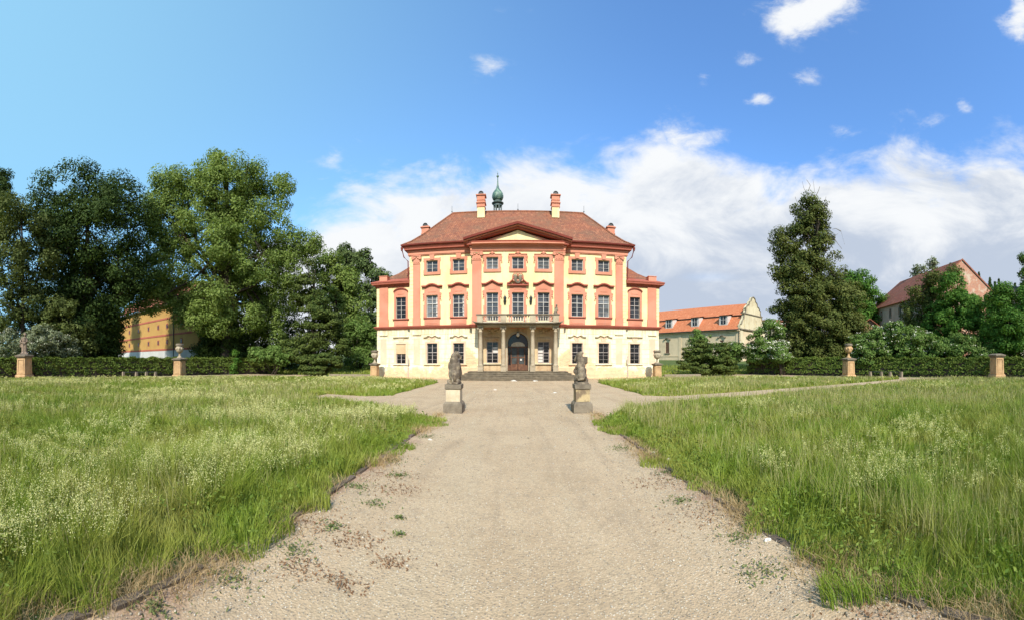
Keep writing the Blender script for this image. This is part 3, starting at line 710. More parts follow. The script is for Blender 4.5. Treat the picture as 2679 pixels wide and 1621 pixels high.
for s in (-1, 1):
    mb = MB()
    mb.band([(s*RX-.8, 3.95), (s*RX-.45, 4.12), (s*RX, 4.18), (s*RX+.45, 4.12), (s*RX+.8, 3.95)], .07, YR-.1, YR+.02)
    mb.box(s*RX-.62, s*RX+.62, YR-.05, YR+.02, 3.6, 3.9)
    for k in range(-3, 4): mb.ball((s*RX+k*.22, YR-.02, 4.5-.16*math.cos(k*.7)), (.12, .08, .1), 8, 6)
    mb.ball((s*RX, YR-.03, 4.55), (.17, .12, .19), 8, 6)
    obj('portico_relief', mb, OCH, H, smooth=True)

# pilasters, quoins, ground pilaster panels
def capital(mb, x, w, y, z0, z1):
    mb.box(x-w/2-.02, x+w/2+.02, y-.05, y, z0, z0+.06)
    mb.box(x-w/2+.02, x+w/2-.02, y-.03, y, z0+.06, z1-.22)
    mb.box(x-w/2-.14, x+w/2+.14, y-.16, y, z1-.09, z1)
    for s in (-1, 1):
        mb.tube([(x+s*w/2, y-.14, z1-.24), (x+s*w/2, y, z1-.24)], .15, 12)
        mb.tube([(x+s*w*.2, y-.12, z1-.2), (x+s*w*.2, y, z1-.2)], .09, 10)
    for k in range(3): mb.box(x+(k-1)*w*.27-.06, x+(k-1)*w*.27+.06, y-.07, y, z0+.12, z0+.38)
for s in (-1, 1):
    for (x, w, y, z0, z1, c) in ((9.75, .7, YM-.12, 5.12, 11.85, 1), (3.83, .88, YR-.12, 5.12, 11.83, 1), (13.25, .92, YW-.1, 5.12, 9.0, 0)):
        mb = MB(); top = z1-.8 if c else z1
        mb.box(s*x-w/2, s*x+w/2, y, y+.14, z0+.72, top); mb.box(s*x-w/2-.04, s*x+w/2+.04, y-.03, y+.14, z0, z0+.72)
        p = obj('pilaster', mb, SAL, H)
        if c:
            mb = MB(); capital(mb, s*x, w, y, top, z1); obj('capital', mb, SAL, p, smooth=False)
    for (xa, xb, y, z1) in ((10.12, 10.47, YM-.05, 11.85), (13.73, 14.02, YW-.04, 9.0)):
        mb = MB()
        z = 5.12; k = 0
        while z < z1-.05:
            e = .06 if k % 2 else 0
            a, b = sorted((s*(xa-e), s*xb)); mb.box(a, b, y, y+.3, z+.012, min(z+.36, z1)-.012); z += .36; k += 1
        obj('quoins', mb, YEL, H)
    for x, w, y in ((9.75, .62, YM), (13.3, .62, YW)):
        mb = MB(); mb.box(s*x-w/2, s*x+w/2, y-.035, y+.02, 1.38, 3.9); pp = obj('wall_panel', mb, PNK, H)
        mb = MB(); mb.box(s*x-w/2-.12, s*x+w/2+.12, y-.12, y+.02, 4.2, 4.28); obj('panel_cap', mb, CRM, pp)
# mouldings swept round the plan
mainplan = [(-10.45, 48), (-10.45, YM), (-4.27, YM), (-4.27, YR), (4.27, YR), (4.27, YM), (10.45, YM), (10.45, 48)]
mb = MB(); mb.sweep(mainplan, [(-.05, 11.85), (.1, 11.85), (.1, 11.93), (.16, 11.93), (.16, 12.22), (.24, 12.22), (.24, 12.3), (-.05, 12.3)]); obj('frieze', mb, SAL, H)
mb = MB(); mb.sweep(mainplan, [(-.05, 12.3), (.26, 12.3), (.28, 12.38), (.46, 12.4), (.46, 12.52), (.5, 12.54), (.58, 12.7), (-.05, 12.7)]); obj('cornice', mb, RED2, H)
gut = [(-10.45, 48), (-10.45, YM), (-4.75, YM)]
for g_ in (gut, [(4.75, YM), (10.45, YM), (10.45, 48)]):
    mb = MB(); mb.sweep(g_, [(.5, 12.705), (.66, 12.705), (.73, 12.76), (.75, 12.88), (.69, 12.88), (.62, 12.79), (.5, 12.79)]); obj('gutter', mb, RED, H)
full = [(-14, 47), (-14, YW), (-10.45, YW), (-10.45, YM), (-4.27, YM), (-4.27, YR), (4.27, YR), (4.27, YM), (10.45, YM), (10.45, YW), (14, YW), (14, 47)]
mb = MB(); mb.sweep(full, [(-.05, 4.82), (.1, 4.82), (.12, 4.9), (.2, 4.92), (.2, 4.99), (.28, 5.02), (.28, 5.08), (.16, 5.12), (-.05, 5.12)]); obj('string_course', mb, RED2, H)
for pl in (full[:6]+[(-3.75, YR)], [(3.75, YR)]+full[6:]):
    mb = MB(); mb.sweep(pl, [(-.05, -.2), (.12, -.2), (.12, 1.08), (.06, 1.17), (-.05, 1.17)]); obj('plinth', mb, CRM, H)
for s in (-1, 1):
    pl = [(-14, 47), (-14, YW), (-10.46, YW)] if s < 0 else [(10.46, YW), (14, YW), (14, 47)]
    mb = MB(); mb.sweep(pl, [(-.05, 8.98), (.08, 8.98), (.08, 9.1), (.2, 9.14), (.2, 9.2), (.42, 9.26), (.45, 9.4), (.5, 9.44), (.5, 9.52), (-.05, 9.52)]); c = obj('wing_cornice', mb, RED2, H)
    mb = MB(); mb.add([(s*10.46, YW-.5, 9.525), (s*14.5, YW-.5, 9.525), (s*14.5, 47.3, 9.525), (s*13.9, 46, 10.0), (s*13.7, YW+1.1, 10.05), (s*10.46, YW+1.3, 10.15)], [(0, 1, 4, 5), (1, 2, 3, 4)])
    obj('sheet_metal_apron', mb, RED2, H)
    mb = MB(); a = YW+.9
    R1 = [(s*10.46, a, 10.05), (s*13.9, a, 9.95), (s*13.9, 46.5, 9.95), (s*10.46, 46.5, 10.05)]
    R2 = [(s*10.46, a+1.3, 11.0), (s*12.5, a+1.5, 10.9), (s*12.5, 45, 10.9), (s*10.46, 45, 11.0)]
    R3 = [(s*10.46, a+2.9, 12.25), (s*11.1, a+3.0, 12.2), (s*11.1, 43.5, 12.2), (s*10.46, 43.5, 12.25)]
    mb.add(R1+R2+R3, [(0, 1, 5, 4), (1, 2, 6, 5), (2, 3, 7, 6), (4, 5, 9, 8), (5, 6, 10, 9), (6, 7, 11, 10), (8, 9, 10, 11)])
    obj('wing_roof', mb, RTL, H, uv=True)
    mb = MB(); mb.box(s*13.35-.42, s*13.35+.42, YW+.05, YW+.8, 9.5, 10.15); mb.box(s*13.35-.46, s*13.35+.46, YW, YW+.84, 10.15, 10.22); obj('parapet_pier', mb, SAL, H, bevel=.02)
# main roof with a bell-cast foot
def roofring(inx, iny, z): return [(-11.12+inx, 35.33+iny, z), (11.12-inx, 35.33+iny, z), (11.12-inx, 48.6-iny, z), (-11.12+inx, 48.6-iny, z)]
rings = [roofring(0, 0, 12.82), roofring(.7, 1.0, 13.4), roofring(1.5, 2.35, 14.4), roofring(3.9, 6.635, 18.02)]
mb = MB(); mb.add([p for r in rings for p in r], [(k*4+i, k*4+(i+1) % 4, k*4+4+(i+1) % 4, k*4+4+i) for k in range(3) for i in range(4)])
roof = obj('roof', mb, RTL, H, uv=True)
mb = MB()
for s in (-1, 1): mb.tube([(s*11.1, 35.36, 12.85), (s*10.42, 36.33, 13.43), (s*9.62, 37.68, 14.43), (s*7.22, 41.965, 18.05)], .09, 6)
mb.tube([(-7.22, 41.965, 18.06), (0, 41.965, 18.05), (7.22, 41.965, 18.06)], .1, 6); obj('ridge_tiles', mb, RTL, roof, uv=True)
for x in (-7.3, 0, 7.3):
    mb = MB(); mb.tube([(x, 41.9, 18.0), (x, 41.9, 18.85)], .018, 5); mb.ball((x, 41.9, 18.2), .07, 8, 6); obj('lightning_rod', mb, IRN, roof)
# pediment
AP = 14.28; BX = 4.95; BZ = 12.62
mb = MB(); mb.prism_y([(-4.3, 12.3), (4.3, 12.3), (4.3, 12.5), (0, AP-.55), (-4.3, 12.5)], YR-.06, YR+.3); obj('tympanum', mb, SAL, H)
mb = MB(); mb.prism_y([(-2.55, 12.78), (2.55, 12.78), (0, 13.78)], YR-.1, YR-.05); obj('tympanum_panel', mb, YEL, H)
mb = MB(); mb.sweep([(-4.27, YR), (4.27, YR)], [(-.05, 12.3), (.36, 12.3), (.36, 12.38), (.66, 12.42), (.66, 12.52), (-.05, 12.56)]); obj('pediment_shelf', mb, SAL, H)
for s in (-1, 1):
    mb = MB(); mb.band([(s*BX, BZ-.12), (0, AP-.42)], .14, YR-.5, YR+.1); q = obj('raking_bed_moulding', mb, RED2, H)
    mb = MB(); mb.band([(s*BX, BZ+.025), (0, AP-.275)], .1, YR-.72, YR+.1); obj('raking_fillet', mb, SAL, H)
    mb = MB(); mb.band([(s*(BX+.05), BZ+.13), (0, AP-.172)], .2, YR-.9, YR+.2); obj('raking_cornice', mb, RED, H)
mb = MB(); mb.add([(0, YR-.88, AP+.04), (-BX-.05, YR-.88, BZ+.34), (BX+.05, YR-.88, BZ+.34), (0, 38.6, AP+.04), (-BX-.05, 36.0, BZ+.34), (BX+.05, 36.0, BZ+.34)], [(0, 3, 4, 1), (0, 2, 5, 3)]); obj('pediment_roof', mb, RTL, H, uv=True)
# chimneys
def chimney(x, y, z0, z1, w, big):
    mb = MB(); mb.box(x-w/2, x+w/2, y-w/2, y+w/2, z0, z0+(z1-z0)*.45 if big else z1-1.9)
    c = obj('chimney', mb, YEL if big else SAL, H)
    mb = MB(); a = z0+(z1-z0)*.45 if big else z1-1.9; hh = z1-a
    mb.box(x-w/2-.02, x+w/2+.02, y-w/2-.02, y+w/2+.02, a, z1)
    for t, e in ((.0, .07), (.30, .12), (.52, .07), (.9, .14)): mb.box(x-w/2-e, x+w/2+e, y-w/2-e, y+w/2+e, a+hh*t, a+hh*t+.09)
    obj('chimney_head', mb, SAL, c)
    mb = MB(); r = w*.36
    pts = [(r*math.cos(t), z1+.01+r*math.sin(t)) for t in np.linspace(0, PI, 9)]
    mb.band([(x+p, q) for p, q in pts], .05, y-w/2, y+w/2); mb.prism_y([(x+p, q) for p, q in pts], y-w/2+.06, y+w/2-.06); obj('chimney_hood', mb, IRN, c)
for x in (-3.93, 4.02): chimney(x, 40.9, 16.9, 19.4, .78, True)
for x in (-10.3, 10.35): chimney(x, 42.0, 13.0, 16.75, .8, False)
# bell turret
tx, ty = -2.36, 44.6
mb = MB()
for k in range(8):
    a = PI/8+k*PI/4; mb.tube([(tx+.45*math.cos(a), ty+.45*math.sin(a), 17.3), (tx+.45*math.cos(a), ty+.45*math.sin(a), 19.85)], .07, 6)
mb.lathe([(.58, 17.2), (.58, 18.2), (.5, 18.3)], tx, ty, 8); tur = obj('bell_turret', mb, COD, H)
mb = MB(); mb.lathe([(.52, 19.65), (.52, 19.85), (.68, 19.95), (.7, 20.03), (.5, 20.15), (.42, 20.3)], tx, ty, 16); obj('turret_eaves', mb, COD, tur, smooth=False)
mb = MB(); mb.lathe([(.40, 20.3), (.56, 20.42), (.66, 20.65), (.67, 20.9), (.6, 21.15), (.45, 21.4), (.28, 21.6), (.15, 21.85), (.09, 22.2), (.06, 22.7), (.05, 23.05), (.02, 23.06)], tx, ty, 20); obj('onion_dome', mb, COP, tur, smooth=True)
mb = MB(); mb.ball((tx, ty, 23.18), .15, 10, 8); mb.tube([(tx, ty, 23.2), (tx, ty, 23.75)], .025, 5); mb.box(tx-.1, tx+.1, ty-.015, ty+.015, 23.5, 23.54); obj('spire_ball', mb, COP, tur, smooth=True)
# rainwater pipes
for s in (-1, 1):
    mb = MB(); mb.tube([(s*11.08, 35.38, 12.7), (s*11.05, 35.4, 12.3), (s*10.95, 35.6, 11.75), (s*10.62, 35.92, 11.4), (s*10.6, 35.98, 9.6)], .055, 7); mb.lathe([(.09, 12.3), (.14, 12.62), (.12, 12.62)], s*11.08, 35.38, 8); obj('downpipe', mb, RED, H)
    mb = MB(); mb.tube([(s*10.6, 35.85, .1), (s*10.6, 35.85, 2.15)], .045, 7); obj('downpipe', mb, GRF, H)

# window templates (local: x across, z up from the sill, wall plane at y = 0)
def bars(w, h, cols, rows, transom=None, t=.05, mt=.02, mid=.05):
    mb = MB(); y0, y1 = .13, .19
    mb.box(-w/2, -w/2+t, y0, y1, 0, h); mb.box(w/2-t, w/2, y0, y1, 0, h); mb.box(-w/2+t, w/2-t, y0, y1, 0, t); mb.box(-w/2+t, w/2-t, y0, y1, h-t, h)
    mb.box(-mid/2, mid/2, y0-.012, y1-.003, t, h-t)
    zs = []
    if transom: mb.box(-w/2+t, w/2-t, y0-.02, y1-.006, transom-.028, transom+.028)
    for s in (-1, 1):
        for k in range(1, rows):
            z = t+(h-2*t)*k/rows
            if transom and abs(z-transom) < .15: continue
            a, b = sorted((s*mid/2, s*(w/2-t))); mb.box(a, b, y0+.01, y1-.01, z-mt/2, z+mt/2)
    return mb.mesh('window')
def pane(w, h):
    mb = MB(); mb.box(-w/2, w/2, .2, .215, 0, h); return mb.mesh('pane')
def surround_upper(w, h, plainw):
    mb = MB(); t = .22
    for s in (-1, 1):
        a, b = sorted((s*w/2, s*(w/2+t))); mb.box(a, b, -.07, .02, -t, h+t)
        a, b = sorted((s*(w/2+t), s*(w/2+t+.07))); mb.box(a, b, -.06, .02, h-.1, h+t+.04); mb.box(a, b, -.06, .02, -t-.04, .2)
    mb.box(-w/2, w/2, -.07, .02, h, h+t); mb.box(-w/2, w/2, -.07, .02, -t, 0)
    mb.box(-w/2-t-.03, w/2+t+.03, -.11, -.07, -t-.05, -t+.04)
    if plainw: mb.prism_y([(-.17, h+.06), (.17, h+.06), (.25, h+.56), (-.25, h+.56)], -.13, 0)
    else:
        mb.band([(-w/2-t-.1, h+t), (-.3, h+t), (-.2, h+t+.12), (.2, h+t+.12), (.3, h+t), (w/2+t+.1, h+t)], .06, -.12, 0)
        mb.ball((0, -.06, h+t+.14), (.15, .1, .16), 8, 6)
        for s in (-1, 1):
            mb.tube([(s*(w/2+t), -.05, h+.2), (s*(w/2+t+.12), -.05, h+.05), (s*(w/2+t+.05), -.05, h-.3), (s*(w/2+t+.12), -.05, h-.42)], .05, 6); mb.ball((s*(w/2+t+.11), -.05, h-.52), .055, 6, 5)
    return mb.mesh('surround')
def surround_mid(w, h, kind):
    mb = MB(); t = .2
    for s in (-1, 1):
        a, b = sorted((s*w/2, s*(w/2+t))); mb.box(a, b, -.07, .02, -.02, h+.12)
    mb.box(-w/2, w/2, -.07, .02, h, h+.12)
    top = {'arch': .98, 'point': .98, 'centre': .6, 'wing': .8}[kind]
    mb.box(-w/2-t, w/2+t, -.045, .02, h+.12, h+.62)
    mb.prism_y([(-w/2-t+.03, h+.62), (w/2+t-.03, h+.62), (w/2*.6, h+.62+(top-.62)*.8), (0, h+top), (-w/2*.6, h+.62+(top-.62)*.8)], -.045, .02)
    mb.box(-.36, .36, -.075, -.045, h+.28, h+.5)
    if kind != 'wing':
        for s in (-1, 1):
            for zz, rr in ((h+.1, .12), (h-.12, .1), (h-.34, .08)):
                mb.ball((s*(w/2+t+.06), -.03, zz), (rr, .05, rr*1.2), 8, 6)
            mb.box(*sorted((s*(w/2+t), s*(w/2+t+.09))), -.04, .02, -.02, h*.55); mb.ball((s*(w/2+t+.12), -.03, h-.52), .06, 6, 5)
    mb.box(-w/2-t, w/2+t, -.05, .02, -.72, -.11)
    mb.box(-w/2-t+.2, w/2+t-.2, -.075, -.05, -.6, -.3)
    return mb.mesh('surround')
def sill_mesh(w, out=.16, z0=-.11, z1=-.02):
    mb = MB(); mb.box(-w/2, w/2, -out, .02, z0, z1); mb.box(-w/2+.05, w/2-.05, -out+.06, .02, z0-.05, z0); return mb.mesh('sill')
def hood_mesh(path, t=.12, out=.28, fil=True):
    mb = MB(); mb.band(path, t, -out, .0); mb.band([(x*.96, z-.07) for x, z in path], .068, -out*.6, .0)
    return mb.mesh('hood')
archp = [(-1.02, .78), (-.62, .78), (-.45, .86), (-.25, .95), (0, .985), (.25, .95), (.45, .86), (.62, .78), (1.02, .78)]
pointp = [(-.98, .74), (-.62, .74), (-.4, .84), (0, 1.06), (.4, .84), (.62, .74), (.98, .74)]
wingp = [(.78*math.sin(t), .42+.42*math.cos(t)) for t in np.linspace(-1.35, 1.35, 11)]
wavep = [(-.86, .0), (-.66, .0), (-.5, .06), (-.36, .16), (-.2, .1), (0, .0), (.2, .1), (.36, .16), (.5, .06), (.66, .0), (.86, .0)]
def up(p, h): return [(x, z+h) for x, z in p]
def surround_ground(w, h):
    mb = MB(); t = .19
    for s in (-1, 1): a, b = sorted((s*w/2, s*(w/2+t))); mb.box(a, b, -.05, .02, -.02, h+t)
    mb.box(-w/2, w/2, -.05, .02, h, h+t); mb.prism_y([(-.2, h+t), (.2, h+t), (.32, h+.6), (-.32, h+.6)], -.06, 0)
    return mb.mesh('surround')
def grille(w, h):
    mb = MB()
    for k in range(1, 6): mb.tube([(-w/2+w*k/6, .07, 0), (-w/2+w*k/6, .07, h)], .008, 4)
    for k in range(1, 6): mb.tube([(-w/2, .07, h*k/6), (w/2, .07, h*k/6)], .008, 4)
    return mb.mesh('grille')
def inst(name, me, mat, parent, loc=None):
    if not me.materials: fix_normals(me); me.materials.append(mat)
    o = bpy.data.objects.new(name, me); COL.objects.link(o); o.parent = parent
    if loc: o.location = loc
    return o
T = dict(
    fu=bars(1.12, HU, 2, 3), fm=bars(1.12, HM, 2, 5, transom=HM*.6), fw=bars(1.04, HM+.02, 2, 5, transom=HM*.6), fg=bars(1.02, HG, 2, 5, transom=HG*.55),
    fgw=bars(.98, HG, 2, 5, transom=HG*.55), fr=bars(1.1, HM+.52, 2, 6, transom=(HM+.5)*.66), fur=bars(1.1, HU, 2, 3), fp=bars(1.08, 1.98, 2, 6, transom=.95),
    pu=pane(1.12, HU), pm=pane(1.12, HM), pg=pane(1.02, HG), pr=pane(1.1, HM+.52), pp=pane(1.08, 1.98),
    su=surround_upper(1.12, HU, True), sur=surround_upper(1.1, HU, False), sm=surround_mid(1.12, HM, 'arch'), sr=surround_mid(1.1, HM+.52, 'point'), sw=surround_mid(1.04, HM, 'wing'), sg=surround_ground(1.02, HG),
    slm=sill_mesh(1.7), slg=sill_mesh(1.65, .18), ha=hood_mesh(up(archp, HM)), hp=hood_mesh(up(pointp, HM+.0)), hw=hood_mesh(up(wingp, HM), .09, .18), hg=hood_mesh(up(wavep, HG+.58), .07, .2), hs=hood_mesh([(-.82, HG+.66), (.82, HG+.66)], .08, .2), gr=grille(1.02, HG))
def win(x, y, z, frame, pn, sur, sill=None, hood=None, gl=GLG, fm=WHT, sm=SAL, hm=RED2, extra=None):
    if gl is GLG: gl = (GLG, GLG2, GLG, GLG3)[int(abs(x)*7+z*3) % 4]
    w = inst('window', T[frame], fm, H, (x, y-42, z))
    if w.material_slots and w.material_slots[0].material != fm: w.material_slots[0].link = 'OBJECT'; w.material_slots[0].material = fm
    p = inst('pane', T[pn], gl, w)
    if p.material_slots[0].material != gl: p.material_slots[0].link = 'OBJECT'; p.material_slots[0].material = gl
    if sur: inst('surround', T[sur], sm, w)
    if sill: inst('sill', T[sill], hm, w)
    if hood: inst('hood', T[hood], hm, w)
    if extra: inst('grille', T[extra], IRN, w)
    return w
for s in (-1, 1):
    for x in (W1, W2):
        win(s*x, YM, ZU, 'fu', 'pu', 'su'); win(s*x, YM, ZM, 'fm', 'pm', 'sm', 'slm', 'ha')
    win(s*WW, YW, ZM-.03, 'fw', 'pm', 'sw', 'slm', 'hw', gl=GLD if s < 0 else GLG, fm=GRF)
    win(s*RX, YR, ZU-.03, 'fur', 'pu', 'sur'); win(s*RX, YR, ZM-.5, 'fr', 'pr', None); 
win(0, YR, ZU-.03, 'fur', 'pu', 'sur'); win(0, YR, ZM-.5, 'fr', 'pr', None)
for x in (-RX, 0, RX):
    w = None
    o = inst('window_surround', T['sr'], SAL, H, (x, YR-42, ZM-.5))
    if x: inst('hood', T['hp'], RED2, o, (0, 0, 0))
for w_ in [o for o in COL.objects if o.name.startswith('hood') and o.parent and o.parent.name.startswith('window_surround')]: w_.location = (0, 0, .5)
# ground windows
win(-W1, YM, ZG, 'fg', 'pg', 'sg', 'slg', 'hg', GLD, GRF, PNK, CRM)
win(-W2, YM, ZG, 'fg', 'pg', 'sg', 'slg', 'hg', GLD, GRF, PNK, CRM, 'gr')
win(W2, YM, ZG, 'fg', 'pg', 'sg', 'slg', 'hg', GLD, GRF, PNK, CRM, 'gr'); win(W1, YM, ZG, 'fg', 'pg', 'sg', 'slg', 'hg', GLD, GRF, PNK, CRM, 'gr')
wl = win(-WW, YW, ZG-.02, 'fgw', 'pg', 'sg', 'slg', 'hs', GLD, GRF, PNK, CRM)
win(WW, YW, ZG-.02, 'fgw', 'pg', 'sg', 'slg', 'hs', GLD, GRF, PNK, CRM, 'gr')
mb = MB(); mb.box(-.49, .49, .03, .125, HG*.5, HG); b_ = mb.mesh('blocked_panel'); bo = inst('blocked_panel', b_, plain('tan_boarding', (.62, .45, .26), (.5, .35, .2), 2., .9, .2, 20), wl)
for s in (-1, 1):
    w_ = win(s*RX, YR, 1.5, 'fp', 'pp', None, 'slg', None, GLD, GRF, OCH, STD)
    mb = MB(); mb.box(*((-.52, -.05) if s > 0 else (.05, .52)), .195, .199, .95 if s < 0 else .08, 1.5); inst('curtain', mb.mesh('curtain'), WHT, w_)
for x in (-W1, -W2):
    o = bpy.data.objects['manor_house']
    mb = MB(); k = 0
    for j in range(7): mb.box(.38-.02*(j % 3), .48, .193, .1985, .12+j*.28, .36+j*.28)
    cu = mb.mesh('curtain'); wd = [q for q in H.children if q.name.startswith('window') and abs(q.location.x-x) < .01 and abs(q.location.z-ZM) < .1][0]; inst('curtain', cu, WHT, wd)
# centre cartouche with broken pediment
mb = MB(); h0 = ZM+HM
for s in (-1, 1):
    mb.band([(s*1.02, h0+.72), (s*.82, h0+.78), (s*.6, h0+.98), (s*.42, h0+1.22), (s*.32, h0+1.3)], .13, YR-.34, YR)
mb.band([(-1.02, h0+.60), (1.02, h0+.60)], .11, YR-.3, YR)
crest = obj('crest', mb, RED2, H)
mb = MB()
for s in (-1, 1):
    mb.ball((s*.25, YR-.2, h0+1.28), (.19, .12, .36), 12, 10)
mb.ball((0, YR-.2, h0+.98), (.26, .12, .22), 12, 8); obj('crest_shields', mb, STD, crest, smooth=True)
mb = MB()
for s in (-1, 1):
    pts = [(s*(.25+.24*math.cos(t)), YR-.28, h0+1.34+.40*math.sin(t)) for t in np.linspace(-1.2, 2.9, 12)]; mb.tube(pts, .06, 6)
mb.ball((0, YR-.3, h0+1.05), .1, 8, 6); mb.ball((0, YR-.28, h0+1.62), (.08, .08, .16), 8, 6)
obj('crest_scrolls', mb, SAL, crest, smooth=True)

# portico: steps, columns, balcony
for k in range(5):
    zt = .765-.15*k; e = .27*k
    mb = MB(); mb.box(-4.4-e, 4.4+e, 33.4-e, 35.44-.001*k, -.1 if k == 4 else zt-.155, zt-.045)
    mb.box(-4.44-e, 4.44+e, 33.36-e, 35.43-.001*k, zt-.045, zt); obj('step', mb, STS, H)
for x in (-3.32, -1.29, 1.3, 3.34):
    mb = MB(); mb.box(x-.24, x+.24, 33.56, 34.04, .765, 1.2); mb.box(x-.27, x+.27, 33.53, 34.07, 1.2, 1.27); c = obj('column_pedestal', mb, STO, H, bevel=.01)
    mb = MB(); mb.lathe([(.23, 1.27), (.24, 1.33), (.19, 1.38), (.185, 1.42), (.19, 2.2), (.178, 3.2), (.16, 4.22), (.185, 4.24), (.185, 4.28), (.155, 4.3), (.16, 4.42), (.2, 4.5)], x, 33.8, 20); cc = obj('column', mb, STO, c, smooth=False)
    for p in cc.data.polygons: p.use_smooth = abs(p.normal.z) < .5
    mb = MB(); mb.lathe([(.15, 4.38), (.17, 4.46), (.22, 4.56), (.24, 4.64)], x, 33.8, 12); mb.box(x-.27, x+.27, 33.53, 34.07, 4.68, 4.76)
    for s in (-1, 1): mb.tube([(x+s*.2, 33.55, 4.58), (x+s*.2, 34.05, 4.58)], .085, 10)
    obj('column_capital', mb, STO, c)
mb = MB(); mb.box(-3.62, 3.62, 33.56, 35.46, 4.762, 4.9); obj('portico_beam', mb, STO, H)
mb = MB(); bt = MB()
lip = [(-3.95, 5.13), (-3.78, 5.05), (-3.2, 4.985), (-2, 4.97), (0, 4.975), (2, 4.965), (3.2, 4.985), (3.78, 5.05), (3.95, 5.13)]
mb.band(lip, .07, 33.05, 35.46); mb.box(-3.7, 3.7, 33.3, 35.45, 4.902, 4.964); bal = obj('balcony', mb, STD, H)
for x in (-3.33, -1.26, 1.3, 3.33):
    mb = MB(); mb.box(x-.25, x+.25, 33.25, 33.6, 5.04, 5.68); obj('balustrade_post', mb, STO, bal, bevel=.01)
mb = MB(); mb.box(-3.66, 3.66, 33.2, 33.65, 5.68, 5.79)
for s in (-1, 1): mb.box(*sorted((s*3.2, s*3.62)), 33.65, 35.44, 5.68, 5.79)
obj('handrail', mb, STD, bal, bevel=.01)
BALW = plain('pale_balustrade_stone', (.66, .58, .45), (.5, .42, .3), 5., .9)
for (a, b, kind) in ((-3.07, -1.52, 0), (1.56, 3.07, 0), (-1.0, 1.04, 1)):
    if kind == 0:
        n = 7; mb = MB()
        for k in range(n):
            cx = a+(b-a)*(k+.5)/n
            mb.tube([(cx+.125*math.cos(t), 33.42+(.03 if k % 2 else 0), 5.41+.2*math.sin(t)) for t in np.linspace(0, 2*PI, 15)], .032, 5)
        mb.box(a, b, 33.36, 33.52, 5.03, 5.14); obj('pierced_panel', mb, BALW, bal, smooth=False)
    else:
        for k in range(9):
            cx = a+(b-a)*(k+.5)/9
            mb = MB(); mb.lathe([(.075, 5.05), (.075, 5.12), (.04, 5.16), (.085, 5.28), (.08, 5.36), (.04, 5.5), (.04, 5.56), (.075, 5.6), (.075, 5.68)], cx, 33.43, 10); obj('baluster', mb, BALW, bal, smooth=True)
# door
mb = MB(); Yd = YR+.74
mb.prism_y([(-.95, .77), (.95, .77)]+arc, Yd, Yd+.05); door = obj('door', mb, GLD, H)
mb = MB()
for s in (-1, 1):
    mb.box(*sorted((s*.60, s*.68)), Yd-.08, Yd, .8, 2.95); mb.box(*sorted((s*.03, s*.1)), Yd-.08, Yd, .8, 2.95); mb.box(*sorted((s*.9, s*.945)), Yd-.06, Yd, .8, 3.3)
    mb.box(*sorted((s*.1, s*.60)), Yd-.07, Yd, .8, 1.4); mb.box(*sorted((s*.68, s*.9)), Yd-.05, Yd, .8, 1.3)
    mb.box(*sorted((s*.1, s*.60)), Yd-.06, Yd, 2.0, 2.07)
mb.box(-.95, .95, Yd-.09, Yd, 2.95, 3.05); obj('door_leaf', mb, WOD, door)
mb = MB()
for s in (-1, 1): mb.box(*sorted((s*.13, s*.57)), Yd-.03, Yd-.005, 1.42, 1.98); mb.box(*sorted((s*.13, s*.57)), Yd-.03, Yd-.005, 2.09, 2.9)
obj('door_glass', mb, GLC, door)
mb = MB(); mb.prism_y([(-.68, 3.07), (.68, 3.07)]+[(.68*math.cos(t), 3.07+.42*math.sin(t)) for t in np.linspace(.05, PI-.05, 12)], Yd-.06, Yd-.01); obj('fanlight', mb, BALW, door)
mb = MB(); mb.box(-.03, .03, Yd-.1, Yd-.06, 3.06, 3.47); obj('fanlight_bar', mb, WHT, door); mb = MB(); mb.box(.2, .38, Yd-.1, Yd-.07, 1.72, 1.9); obj('notice', mb, WHT, door)

# lamps and the balcony figure
def lantern(x, label):
    e = empty('wall_lantern', label, 'lantern', (x, YR, 7.3), group='lanterns on the manor front')
    mb = MB(); mb.tube([(0, 0, -.28), (0, -.22, -.3), (0, -.3, -.22)], .02, 6); mb.box(-.06, .06, -.03, 0, -.4, .0); obj('bracket', mb, IRN, e, local=True)
    mb = MB(); mb.lathe([(.05, -.2), (.08, -.17), (.12, .15), (.14, .17)], 0, -.3, 6); obj('lamp_glass', mb, GLC, e, local=True)
    mb = MB(); mb.lathe([(.16, .17), (.1, .28), (.03, .36), (.02, .45)], 0, -.3, 6)
    for k in range(6):
        a = k*PI/3; mb.tube([(.08*math.cos(a), -.3+.08*math.sin(a), -.2), (.14*math.cos(a), -.3+.14*math.sin(a), .17)], .012, 4)
    obj('lamp_cap', mb, IRN, e, local=True)
lantern(-1.2, 'black wrought wall lantern left of the balcony door'); lantern(1.2, 'black wrought wall lantern right of the balcony door')
e = empty('hanging_lantern', 'pale glass lantern hanging in the portico before the arched door', 'lantern', (0, 34.6, 4.76))
mb = MB(); mb.tube([(0, 0, 0), (0, 0, -.45)], .012, 5); mb.lathe([(.02, -.42), (.14, -.5), (.12, -.52)], 0, 0, 8); obj('chain', mb, IRN, e, local=True)
mb = MB(); mb.lathe([(.12, -.52), (.15, -.75), (.07, -.88)], 0, 0, 8); obj('lamp_glass', mb, BALW, e, local=True, smooth=True)

